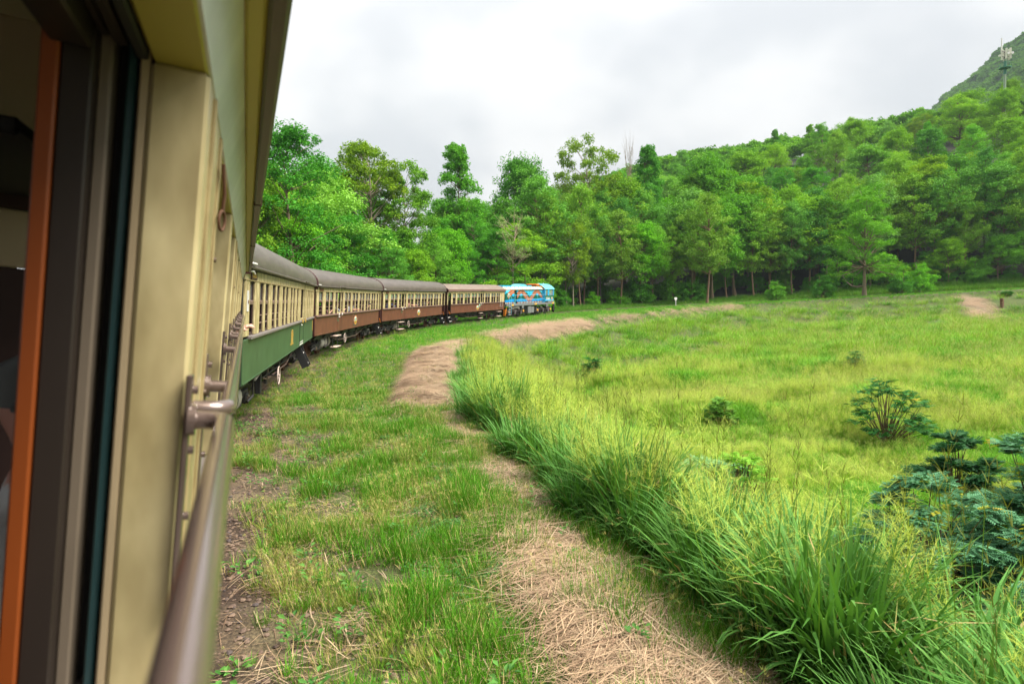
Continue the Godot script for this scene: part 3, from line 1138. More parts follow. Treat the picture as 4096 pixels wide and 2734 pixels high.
	for x in [-0.95, 1.0]:
		m.bar(Vector3(x, 0.92, 4.6), Vector3(x, 0.50, 1.9), 0.024)
		m.bar(Vector3(x, 0.50, 1.9), Vector3(x, 0.50, -1.9), 0.024)
		m.bar(Vector3(x, 0.50, -1.9), Vector3(x, 0.92, -4.6), 0.024)
		for z in [-1.9, 1.9]: m.bx(x - 0.03, x + 0.03, 0.48, 0.82, z - 0.04, z + 0.04, 0.008)
	part("truss_rod", m, M.sash_bar, o)
	bogie(o, -5.1)
	bogie(o, 5.1)
	m = MB.new()
	for k in 5:
		var q := -2.6 + k * 1.25
		m.bx(0.2, 0.85, 0.48, 0.80, q, q + 0.55 + 0.1 * (k % 2), 0.03)
	m.bar(Vector3(1.05, 0.66, 3.0), Vector3(1.05, 0.66, -3.4), 0.018)
	m.bar(Vector3(0.9, 0.72, 3.6), Vector3(0.9, 0.72, -3.0), 0.03)
	part("brake_gear", m, M.frame_black, o)
	for k in 4:
		m = MB.new()
		var q: float = [-6.5, -4.4, 4.2, 6.4][k]
		m.bar(Vector3(1.08, 0.95, -q), Vector3(1.08, 0.45, -q), 0.02)
		m.bar(Vector3(1.08, 0.45, -q), Vector3(1.02, 0.36, -(q - 0.3)), 0.035)
		part("air_hose", m, M.frame_black, o)
	return o

func tank_part(o: Node3D, a0: float, a1: float, r: float, y: float) -> void:
	var m := MB.new()
	m.tube([Vector3(0.72, y, -a0), Vector3(0.72, y, -(a0 + 0.06)), Vector3(0.72, y, -(a1 - 0.06)), Vector3(0.72, y, -a1)], [r * 0.86, r, r, r * 0.86], 24)
	var t := part("air_tank", m, M.tank, o)
	for k in [0.3, 0.7]:
		m = MB.new()
		var a := lerpf(a0, a1, k)
		m.disc(Vector3(0.72, y, -a), Vector3(0, 0, 1), r + 0.008, 0.05, 24)
		part("tank_strap", m, M.black, t)

func name_board(o: Node3D, a0: float, a1: float, words: String, board: String) -> void:
	var m := MB.new()
	m.bx(1.373, 1.392, 2.925, 3.075, a0, a1, 0.006)
	var b := part("name_board", m, M[board], o)
	if words == "": return
	var t := put(lettering(words, 0.115), "lettering", b, Transform3D(Basis(Vector3.UP, PI / 2), Vector3(1.394, 3.0, -(a0 + a1) / 2)))
	t.material_override = M.gold

func train() -> void:
	# first carriage ahead: green below, cream above
	var b1 := [["p", -7.17, -6.73], ["w", -6.73, -6.17, 0], ["p", -6.17, -5.67], ["w", -5.67, -5.12], ["p", -5.12, -4.97], ["w", -4.97, -4.42], ["p", -4.42, -4.01], ["w", -4.01, -3.44], ["p", -3.44, -3.30], ["w", -3.30, -2.76], ["p", -2.76, -2.30], ["w", -2.30, -1.76], ["p", -1.76, -1.62], ["w", -1.62, -1.06], ["p", -1.06, -0.62], ["w", -0.62, -0.11], ["p", -0.11, 0.03], ["w", 0.03, 0.54], ["p", 0.54, 0.92], ["w", 0.92, 1.46], ["p", 1.46, 2.12], ["d", 2.14, 3.22], ["p", 3.26, 3.66], ["p", 3.95, 4.35], ["w", 4.35, 4.82, 0], ["p", 4.82, 4.96], ["w", 4.96, 5.44, 0], ["p", 5.44, 5.80], ["w", 5.80, 6.26, 0], ["p", 6.26, 6.40], ["w", 6.40, 6.72, 0], ["p", 6.72, 7.05]]
	var o := carriage(1, "green and cream carriage with grey belt rail, next ahead of the camera", "green_panel", "roof_brown", b1, -7.19, 7.05, 0.0)
	name_board(o, -6.72, -6.12, "PALMS", "board")
	var m := MB.new()
	m.bx(1.373, 1.385, 2.35, 2.72, -7.02, -6.88, 0.004)
	part("notice_plate", m, M.sheen_white, o)
	m = MB.new()
	m.disc(Vector3(1.388, 2.52, 6.95), Vector3(1, 0, 0), 0.035, 0.004, 12)
	part("notice_mark", m, M.brown_panel, o)
	m = MB.new()
	# gilt crest: a shield under an arch with two scrolls
	m.bx(1.361, 1.372, 1.30, 1.50, -0.16, 0.26, 0.004)
	for k in 9:
		var an := PI * k / 8.0
		m.disc(Vector3(1.368, 1.52 + 0.15 * sin(an), -(0.05 + 0.20 * cos(an))), Vector3(1, 0, 0), 0.032, 0.012, 8)
	m.bx(1.361, 1.370, 1.26, 1.31, -0.30, 0.40, 0.004)
	m.bx(1.361, 1.374, 1.46, 1.62, -0.03, 0.13, 0.004)
	part("gilt_crest", m, M.gold, o)
	m = MB.new()
	m.bx(1.361, 1.376, 1.085, 1.125, 2.14, 3.22, 0.004)
	m.bx(1.361, 1.376, 1.165, 1.195, 2.14, 3.22, 0.004)
	part("door_sill", m, M.white_paint, o)
	m = MB.new()
	m.bx(1.361, 1.368, 1.35, 1.75, 6.75, 6.93, 0.003)
	part("end_plate", m, M.gold, o)
	m = MB.new()
	m.bx(1.361, 1.365, 1.05, 1.84, 2.09, 2.13, 0.0)
	m.bx(1.361, 1.365, 1.05, 1.84, 3.23, 3.27, 0.0)
	part("door_gap", m, M.black, o)
	hand_wheel(o, -2.05)
	tank_part(o, -7.05, -5.5, 0.36, 0.60)
	m = MB.new()
	m.bar(Vector3(1.28, 0.94, 5.4), Vector3(1.12, 0.92, 3.6), 0.03)
	part("pull_rod", m, M.tank, o)
	m = MB.new()
	m.bx(0.98, 1.10, 0.36, 0.86, -3.55, -3.35, 0.01)
	m.bx(0.98, 1.10, 0.40, 0.86, -0.45, -0.25, 0.01)
	part("hanger_plate", m, M.black, o)
	m = MB.new()
	m.bar(Vector3(1.08, 1.03, -4.1), Vector3(1.08, 0.72, -4.05), 0.03)
	part("blue_hose", m, M.loco_blue, o)
	end_ladder(o, 3.75)
	# couplers and grab hooks near the end
	m = MB.new()
	m.tube([Vector3(1.40, 3.06, 7.5), Vector3(1.40, 3.06, 7.2), Vector3(1.46, 3.06, 6.95), Vector3(1.45, 3.02, 6.75)], [0.016, 0.016, 0.016, 0.016], 8)
	part("lamp_bracket", m, M.white_paint, o)
	# the two round-roofed brown carriages
	for k in 2:
		var sh := 0.0 if k == 0 else 0.28
		var b2 := [["p", -7.34, -7.0], ["w", -7.0, -6.39], ["p", -6.39, -5.94], ["w", -5.94, -5.34], ["p", -5.34, -5.26], ["w", -5.26, -4.65], ["p", -4.65, -4.31], ["w", -4.31, -3.87], ["d", -3.85, -3.15], ["w", -3.13, -2.82], ["p", -2.82, -2.47], ["w", -2.47, -1.86], ["p", -1.86, -1.78], ["w", -1.78, -1.17], ["p", -1.17, -0.81], ["w", -0.81, -0.19], ["p", -0.19, -0.11], ["w", -0.11, 0.51], ["p", 0.51, 0.85], ["w", 0.85, 1.46], ["p", 1.46, 1.54], ["w", 1.54, 2.16], ["p", 2.16, 2.50], ["w", 2.50, 3.11], ["p", 3.11, 3.19], ["w", 3.19, 3.80], ["p", 3.80, 4.15], ["w", 4.15, 4.74], ["p", 4.74, 4.82], ["w", 4.82, 5.41], ["p", 5.41, 5.79], ["w", 5.79, 6.30], ["p", 6.30, 6.66], ["v", 6.66, 7.30 + sh * 0.5]]
		o = carriage(2 + k, ["brown and cream carriage with curved roof, between the green carriage and its brown twin", "brown and cream carriage with curved roof, just behind the flat-roofed carriage"][k], "brown_panel", "roof_brown", b2, -7.45, 6.66, 0.0)
		name_board(o, -6.98, -6.40, "", "brown_panel")
		hand_wheel(o, -1.95)
		steps(o, -4.2, -3.2, [0.86, 0.34])
		tank_part(o, -5.0 if k == 0 else -4.2, -3.6 if k == 0 else -3.2, 0.30, 0.56)
		end_ladder(o, 6.85)
		emblem(o, 0.0 + sh * 0.6)
		notice(o, -3.72)
	var b3 := [["v", -7.10, -6.42], ["p", -6.42, -6.11], ["w", -6.11, -5.50], ["p", -5.50, -5.15], ["w", -5.15, -4.56], ["p", -4.56, -4.48], ["w", -4.48, -3.89], ["p", -3.89, -3.56], ["w", -3.56, -2.97], ["p", -2.97, -2.89], ["w", -2.89, -2.30], ["p", -2.30, -1.94], ["w", -1.94, -1.35], ["p", -1.35, -1.27], ["w", -1.27, -0.68], ["p", -0.68, -0.36], ["w", -0.36, 0.15], ["d", 0.18, 0.78], ["w", 0.80, 1.10], ["p", 1.10, 1.41], ["w", 1.41, 1.98], ["p", 1.98, 2.06], ["w", 2.06, 2.62], ["p", 2.62, 3.03], ["w", 3.03, 3.58], ["p", 3.58, 3.66], ["w", 3.66, 4.18], ["p", 4.18, 4.49], ["w", 4.49, 4.97], ["p", 4.97, 5.05], ["w", 5.05, 5.41, 0], ["p", 5.41, 6.77]]
	o = carriage(4, "brown and cream carriage with flat pale tan roof, coupled behind the blue locomotive", "brown_panel", "roof_tan", b3, -6.42, 6.77, 0.20)
	steps(o, 0.15, 0.85, [0.86, 0.34])
	steps(o, 4.9, 6.0, [0.86, 0.34])
	end_ladder(o, -6.75)
	emblem(o, -0.45)
	notice(o, 0.05)
	m = MB.new()
	for a in [5.5, 6.05]:
		m.bar(Vector3(1.41, 1.40, -a), Vector3(1.41, 2.45, -a), 0.018)
		for y in [1.40, 2.45]: m.disc(Vector3(1.395, y, -a), Vector3(1, 0, 0), 0.03, 0.03, 8)
	part("grab_rail", m, M.white_paint, o)
	m = MB.new()
	m.bx(1.373, 1.379, 1.10, 2.90, 5.95, 6.0, 0.0)
	part("door_gap", m, M.maroon, o)

func emblem(o: Node3D, a: float) -> void:
	var e := part("emblem", oval(1.361, 1.45, a, 0.34, 0.235, 0.012), badge_material(), o)
	var m := MB.new()
	for s in [-1.0, 1.0]:
		for k in 3:
			m.bx(1.361, 1.369, 1.16 + 0.02 * k, 1.20 + 0.02 * k, a + s * (0.16 + 0.10 * k) - 0.05, a + s * (0.16 + 0.10 * k) + 0.05, 0.003)
	part("emblem_ribbon", m, M.loco_green, e)
	m = MB.new()
	for s in [-1.0, 1.0]:
		m.bx(1.361, 1.372, 1.43, 1.50, a + s * 0.36 - 0.035, a + s * 0.36 + 0.035, 0.004)
	part("emblem_scroll", m, M.pink_white, e)

func notice(o: Node3D, a: float) -> void:
	var m := MB.new()
	m.bx(1.361, 1.372, 1.52, 1.78, a - 0.13, a + 0.13, 0.004)
	var p := part("notice_plate", m, M.green_white, o)
	m = MB.new()
	m.bx(1.3725, 1.3745, 1.53, 1.60, a - 0.11, a + 0.11)
	m.bx(1.3725, 1.3745, 1.64, 1.66, a - 0.10, a + 0.10)
	m.bx(1.3725, 1.3745, 1.69, 1.71, a - 0.10, a + 0.06)
	part("notice_lines", m, M.loco_green, p)

# ---------------------------------------------------------------- the painted locomotive
# side paint: sky blue above green peaks, a broad brown wavy ribbon, plain blue along the foot, a row of pale ovals on black
func livery() -> ImageTexture:
	var w := 640
	var h := 200
	var im := Image.create(w, h, false, Image.FORMAT_RGB8)
	var f := FastNoiseLite.new()
	f.seed = 17; f.frequency = 0.05
	for y in h:
		for x in w:
			var u := float(x) / w
			var v := 1.0 - float(y) / h
			var c := Color(0.10, 0.66, 0.86).lerp(Color(0.42, 0.82, 0.90), smoothstep(0.55, 1.0, v))
			var peak := 0.62 + 0.30 * absf(sin(u * 19.0 + 0.6 * sin(u * 7.0))) - 0.16 + f.get_noise_2d(x * 0.6, 3.0) * 0.10
			if v < peak: c = Color(0.03, 0.38, 0.27) if f.get_noise_2d(x * 0.8, y * 0.4) < 0.12 else Color(0.07, 0.30, 0.31)
			if v < 0.30 + 0.035 * sin(u * 26.0): c = Color(0.05, 0.55, 0.83)
			if v < 0.13: c = Color(0.06, 0.06, 0.10)
			if v < 0.115 and v > 0.02:
				var cell := fposmod(u * 46.0, 1.0)
				var e := pow((cell - 0.5) / 0.30, 2.0) + pow((v - 0.067) / 0.042, 2.0)
				if e < 1.0: c = Color(0.92, 0.90, 0.85) if int(u * 46.0) % 3 != 1 else Color(0.85, 0.50, 0.34)
			if u > 0.22 and u < 0.86:
				var mid := 0.55 + 0.27 * sin((u - 0.22) * 17.0)
				var d := absf(v - mid) / sqrt(1.0 + pow(0.27 * 17.0 * cos((u - 0.22) * 17.0) * 0.31, 2.0))
				var thick := 0.105 * smoothstep(0.86, 0.70, u) + 0.02
				if d < thick:
					c = Color(0.42, 0.17, 0.11)
					if absf(d - thick * 0.5) < thick * 0.16: c = Color(0.86, 0.48, 0.26)
					if d < thick * 0.16: c = Color(0.90, 0.80, 0.70) if fposmod(u * 90.0, 1.0) < 0.5 else Color(0.40, 0.16, 0.10)
					if d > thick * 0.86: c = Color(0.80, 0.40, 0.24)
			im.set_pixel(x, y, c)
	return ImageTexture.create_from_image(im)

func spotted(a: Color, b: Color, c: Color, n: float) -> ImageTexture:
	var w := 256
	var h := 32
	var im := Image.create(w, h, false, Image.FORMAT_RGB8)
	for y in h:
		for x in w:
			var k := int(float(x) / w * n)
			var col: Color = [a, b, a, c][k % 4]
			var u := fposmod(float(x) / w * n * 2.0, 1.0)
			var v := fposmod(float(y) / h * 2.0, 1.0)
			if (u - 0.5) * (u - 0.5) + (v - 0.5) * (v - 0.5) < 0.06: col = b if k % 2 == 0 else Color(0.1, 0.1, 0.1)
			im.set_pixel(x, y, col)
	return ImageTexture.create_from_image(im)

func flat_uv(m: MB, a0: float, a1: float, y0: float, y1: float) -> MB:
	for i in m.v.size():
		m.t[i] = Vector2((-m.v[i].z - a0) / (a1 - a0), 1.0 - (m.v[i].y - y0) / (y1 - y0))
	return m

func locomotive() -> void:
	var o := thing("diesel_locomotive", "bright blue diesel locomotive with painted sides leading the train", "locomotive", car_frame(78.55, 3.2, 0.06))
	var paint := mat("side_paint", Color(1, 1, 1), 0.4)
	paint.albedo_texture = livery()
	var band := mat("band_paint", Color(1, 1, 1), 0.45)
	band.albedo_texture = spotted(Color(0.80, 0.86, 0.82), Color(0.93, 0.55, 0.12), Color(0.25, 0.70, 0.82), 40.0)
	var fleck := mat("orange_paint", Color(1, 1, 1), 0.5)
	fleck.albedo_texture = spotted(Color(0.93, 0.48, 0.06), Color(0.80, 0.28, 0.03), Color(0.96, 0.60, 0.12), 30.0)
	var m := MB.new()
	m.bx(-1.36, 1.36, 1.30, 1.56, -5.85, 6.1, 0.02)
	var fr := part("frame", m, M.loco_grey, o)
	for a in [-4.55, 1.0, 5.55]:
		m = MB.new()
		m.bx(1.361, 1.372, 1.36, 1.50, a - 0.27, a + 0.27, 0.005)
		part("yellow_mark", m, M.yellow, fr)
	for a in [-2.15, 3.95]:
		m = MB.new()
		m.bx(1.22, 1.37, 0.98, 1.30, a - 0.2, a + 0.2, 0.03)
		part("jacking_pad", m, M.loco_grey, fr)
	# rear hood, recess, long hood
	m = MB.new()
	m.bx(-1.12, 1.12, 1.56, 3.20, -5.75, -3.72, 0.05)
	part("rear_hood", flat_uv(m, -8.2, 5.6, 1.56, 3.30), paint, o)
	m = MB.new()
	m.bx(-0.85, 0.85, 1.56, 3.20, -3.715, -2.95, 0.0)
	part("radiator_recess", m, M.loco_green, o)
	m = MB.new()
	m.bx(-1.0, 1.0, 1.56, 3.22, -2.945, 3.35, 0.04)
	var hood := part("long_hood", flat_uv(m, -5.2, 5.2, 1.56, 3.26), paint, o)
	for k in 7:
		m = MB.new()
		var a := -2.55 + k * 0.85
		m.bx(1.002, 1.012, 1.75, 3.1, a - 0.012, a + 0.012)
		part("door_seam", m, M.loco_green, hood)
	# sloping roof band with dots and the flat top
	m = MB.new()
	for s in [1.0, -1.0]:
		m.quad(Vector3(s * 1.14, 3.22, 5.78), Vector3(s * 1.14, 3.22, -3.36), Vector3(s * 0.72, 3.52, -3.36), Vector3(s * 0.72, 3.52, 5.78), Vector3(s, 1, 0))
	m.quad(Vector3(1.14, 3.22, 5.78), Vector3(0.72, 3.52, 5.78), Vector3(-0.72, 3.52, 5.78), Vector3(-1.14, 3.22, 5.78), Vector3(0, 0, 1))
	var rb := part("roof_band", flat_uv(m, -5.8, 3.4, 3.2, 3.54), band, o)
	m = MB.new()
	m.bx(-0.72, 0.72, 3.45, 3.53, -5.76, 3.36, 0.01)
	part("hood_top", m, M.loco_pale, rb)
	m = MB.new()
	m.bx(-1.15, 1.15, 3.19, 3.222, -5.80, 3.36, 0.005)
	part("roof_seam", m, M.black, rb)
	m = MB.new()
	m.bx(-0.7, 0.7, 3.56, 3.68, -5.7, -3.9, 0.03)
	m.bx(-0.6, 0.6, 3.53, 3.57, -5.5, -4.1, 0.0)
	part("radiator_fan_housing", m, M.loco_blue, rb)
	m = MB.new()
	var arc := []
	for k in 11:
		var an := PI * k / 10.0
		arc.append(Vector2(-0.85 - 1.0 * cos(an), 3.50 + 0.36 * sin(an)))
	for k in 10:
		var p: Vector2 = arc[k]; var q: Vector2 = arc[k + 1]
		m.quad(Vector3(0.6, p.y, -p.x), Vector3(0.6, q.y, -q.x), Vector3(-0.6, q.y, -q.x), Vector3(-0.6, p.y, -p.x), Vector3(0, 1, 0))
		m.quad(Vector3(0.6, p.y, -p.x), Vector3(0.6, q.y, -q.x), Vector3(0.6, 3.5, -q.x), Vector3(0.6, 3.5, -p.x), Vector3(1, 0, 0))
		m.quad(Vector3(-0.6, p.y, -p.x), Vector3(-0.6, q.y, -q.x), Vector3(-0.6, 3.5, -q.x), Vector3(-0.6, 3.5, -p.x), Vector3(-1, 0, 0))
	part("exhaust_cowl", m, M.loco_rail, rb)
	for k in 3:
		m = MB.new()
		var a := 0.9 + k * 0.35
		m.tube([Vector3(0.25, 3.52, -a), Vector3(0.25, 3.68, -a), Vector3(0.25, 3.72, -a)], [0.10, 0.12, 0.05], 10)
		part("roof_vent", m, M.loco_pale, rb)
	# cab
	m = MB.new()
	m.bx(-1.36, 1.36, 1.56, 2.42, 3.36, 5.80, 0.03)
	var cab := part("cab", m, M.loco_blue, o)
	m = MB.new()
	m.bx(1.361, 1.366, 1.98, 2.43, 3.40, 5.76)
	part("cab_green_band", m, M.loco_green, cab)
	m = MB.new()
	m.bx(1.361, 1.367, 1.57, 1.74, 3.40, 5.76)
	part("cab_foot_band", m, M.black, cab)
	for k in 8:
		m = oval(1.369, 1.655, 4.35 + k * 0.19, 0.045, 0.065)
		part("cab_foot_oval", m, M.white_paint if k % 3 != 1 else M.yellow, cab)
	m = MB.new()
	m.bx(-1.36, 1.36, 3.16, 3.26, 3.36, 5.80, 0.01)
	for a in [[3.36, 3.50], [4.16, 4.50], [5.66, 5.80]]:
		m.bx(1.28, 1.36, 2.42, 3.16, a[0], a[1], 0.01)
		m.bx(-1.36, -1.28, 2.42, 3.16, a[0], a[1], 0.01)
	m.bx(-1.28, 1.28, 2.42, 3.16, 3.36, 3.44, 0.0)
	for x in [-1.28, -0.1, 1.08]: m.bx(x, x + 0.2, 2.42, 3.16, 5.72, 5.80, 0.0)
	part("cab_pillars", m, M.loco_blue, cab)
	m = MB.new()
	m.bx(1.30, 1.312, 2.42, 3.16, 3.50, 4.16)
	m.bx(1.30, 1.312, 2.42, 3.16, 4.50, 5.66)
	part("cab_window", m, M.glass, cab)
	m = MB.new()
	m.bx(-1.2, 1.2, 1.6, 2.6, 4.2, 4.5, 0.05)
	m.bx(0.3, 0.9, 1.6, 2.75, 4.9, 5.4, 0.05)
	part("cab_desk", m, M.black, cab)
	var cr := MB.new()
	var prev := Vector3.ZERO
	for k in 17:
		var x := lerpf(1.42, -1.42, k / 16.0)
		var y := 3.24 + 0.66 * (1.0 - pow(absf(x) / 1.42, 2.2))
		if k > 0:
			cr.quad(Vector3(prev.x, prev.y, -3.30), Vector3(x, y, -3.30), Vector3(x, y, -5.95), Vector3(prev.x, prev.y, -5.95), Vector3(0, 1, 0))
		prev = Vector3(x, y, 0)
	var roof := part("cab_roof", cr, M.loco_pale, cab)
	m = MB.new()
	for k in 16:
		var x0 := lerpf(1.42, -1.42, k / 16.0)
		var x1 := lerpf(1.42, -1.42, (k + 1) / 16.0)
		var h0 := 3.24 + 0.655 * (1.0 - pow(absf(x0) / 1.42, 2.2))
		var h1 := 3.24 + 0.655 * (1.0 - pow(absf(x1) / 1.42, 2.2))
		m.quad(Vector3(x0, 3.22, -3.33), Vector3(x1, 3.22, -3.33), Vector3(x1, h1, -3.33), Vector3(x0, h0, -3.33), Vector3(0, 0, 1))
		m.quad(Vector3(x0, 3.22, -5.9), Vector3(x1, 3.22, -5.9), Vector3(x1, h1, -5.9), Vector3(x0, h0, -5.9), Vector3(0, 0, -1))
	part("cab_roof_end", flat_uv(m, 3.0, 6.0, 3.2, 3.95), fleck, roof)
	m = MB.new()
	m.bx(-0.95, 0.55, 3.60, 3.88, 2.55, 3.32, 0.06)
	part("air_cleaner_box", flat_uv(m, 2.5, 3.4, 3.6, 3.9), fleck, roof)
	for k in 2:
		m = MB.new()
		m.tube([Vector3(0.1, 3.88, -(4.0 + k * 1.2)), Vector3(0.1, 4.0, -(4.0 + k * 1.2))], [0.05, 0.07], 8)
		part("roof_horn", m, M.white_paint, roof)
	var num := put(lettering("1744", 0.46), "lettering", cab, Transform3D(Basis(Vector3.UP, PI / 2), Vector3(1.374, 2.02, -4.12)))
	num.material_override = M.white_paint
	num = null
	part("cab_badge", oval(1.37, 2.03, 5.25, 0.24, 0.20, 0.01), M.badge, cab)
	part("hood_badge", oval(1.125, 2.55, -5.0, 0.32, 0.27, 0.01), M.badge, o)
	# short nose platform
	m = MB.new()
	m.bx(-1.05, 1.05, 1.56, 2.55, 5.85, 6.15, 0.05)
	m.bx(-1.0, 1.0, 2.55, 2.66, 5.85, 6.1, 0.03)
	part("nose", m, M.loco_pale, o)
	m = MB.new()
	m.bx(1.055, 1.07, 1.62, 2.48, 5.86, 6.14, 0.005)
	m.bx(0.55, 1.04, 1.62, 2.48, 6.152, 6.17, 0.005)
	part("nose_panel", m, M.yellow, o)
	# walkway rails and ladder
	m = MB.new()
	m.bar(Vector3(1.30, 2.56, 4.05), Vector3(1.30, 2.56, -3.3), 0.026, 8)
	m.bar(Vector3(1.30, 2.02, 3.95), Vector3(1.30, 2.02, -3.3), 0.022, 8)
	var rail := part("walkway_rail", m, M.loco_rail, o)
	for k in 6:
		var a := -3.9 + k * 1.36
		m = MB.new()
		m.tube([Vector3(1.36, 1.46, -(a - 0.12)), Vector3(1.36, 1.75, -(a - 0.06)), Vector3(1.30, 2.02, -a), Vector3(1.30, 2.56, -a)], [0.024, 0.024, 0.022, 0.022], 6)
		part("stanchion", m, M.loco_rail, rail)
	m = MB.new()
	for a in [-5.35, -4.85]:
		m.tube([Vector3(1.28, 2.45, -(a - 0.25)), Vector3(1.34, 2.48, -(a - 0.06)), Vector3(1.40, 2.35, -a), Vector3(1.40, 1.3, -a), Vector3(1.44, 0.42, -(a - 0.12)), Vector3(1.40, 0.25, -(a - 0.1))], [0.024, 0.024, 0.024, 0.024, 0.024, 0.02], 8)
	var lad := part("ladder", m, M.loco_rail, o)
	for k in 4:
		m = MB.new()
		m.bx(1.30, 1.44, 0.32 + k * 0.30, 0.35 + k * 0.30, -5.40 - 0.05, -4.88 - 0.05, 0.005)
		part("rung", m, M.pale_wood, lad)
	for e in [-1.0, 1.0]:
		m = MB.new()
		m.bx(1.02, 1.32, 0.22, 0.95, e * 5.98, e * 6.02, 0.005)
		m.quad(Vector3(1.36, 1.15, -e * 5.86), Vector3(1.36, 1.15, -e * 5.96), Vector3(1.36, 0.30, -e * 6.06), Vector3(1.36, 0.50, -e * 5.94), Vector3(1, 0, 0))
		part("pilot_plate", m, M.orange if e < 0.0 else M.black, o)
	# running gear
	for c in [-3.45, 3.45]:
		m = MB.new()
		for x in [-1.0, 1.0]:
			m.bx(x - 0.07, x + 0.07, 0.62, 0.86, c - 1.9, c + 1.9, 0.03)
			for k in [-1.35, 0.0, 1.35]:
				m.bx(x - 0.13, x + 0.13, 0.30, 0.72, c + k - 0.2, c + k + 0.2, 0.04)
			for k in [-0.68, 0.68]:
				m.tube([Vector3(x + 0.06, 0.92, -(c + k - 0.22)), Vector3(x + 0.06, 0.92, -(c + k + 0.22))], [0.16, 0.16], 12)
				m.bar(Vector3(x, 0.62, -(c + k)), Vector3(x, 0.22, -(c + k + 0.1)), 0.04)
			m.bar(Vector3(x + 0.1, 1.2, -(c - 1.0)), Vector3(x + 0.1, 0.7, -(c - 0.2)), 0.03)
			m.bar(Vector3(x + 0.1, 1.1, -(c - 1.9)), Vector3(x + 0.1, 0.5, -(c - 2.0)), 0.04)
		var b := part("bogie", m, M.bogie_grey, o)
		for k in [-1.35, 0.0, 1.35]:
			for x in [-0.6, 0.6]:
				m = MB.new()
				m.disc(Vector3(x, 0.46, -(c + k)), Vector3(1, 0, 0), 0.46, 0.12, 28)
				part("wheel", m, M.frame_black, b)
		for k in [-1.85, 1.85]:
			m = MB.new()
			m.tube([Vector3(1.15, 0.66, -(c + k * 0.92)), Vector3(1.24, 0.66, -(c + k * 0.92))], [0.12, 0.11], 12)
			part("sand_box_cap", m, M.yellow, b)
			m = MB.new()
			m.bx(0.95, 1.14, 0.40, 0.98, c + k - 0.16, c + k + 0.16, 0.05)
			m.bar(Vector3(1.1, 0.5, -(c + k)), Vector3(1.0, 0.12, -(c + k + 0.15)), 0.04)
			part("sand_box", m, M.bogie_grey, b)
	m = MB.new()
	m.bx(-1.25, 1.28, 0.32, 1.18, -0.75, 0.08, 0.05)
	m.bx(-1.22, 1.25, 0.34, 1.12, 0.10, 0.85, 0.05)
	part("fuel_tank", m, M.loco_grey, o)
	m = MB.new()
	m.tube([Vector3(1.05, 1.12, 4.6), Vector3(1.05, 1.12, 4.5), Vector3(1.05, 1.12, 2.7), Vector3(1.05, 1.12, 2.6)], [0.12, 0.17, 0.17, 0.12], 14)
	part("air_reservoir", m, M.tank, o)
	m = MB.new()
	m.bx(-0.3, 0.3, 0.75, 1.0, 5.9, 6.6, 0.04)
	m.bx(-0.3, 0.3, 0.75, 1.0, -6.5, -5.8, 0.04)
	m.bx(1.2, 1.36, 0.45, 1.30, 5.75, 6.1, 0.03)
	part("coupler", m, M.frame_black, o)

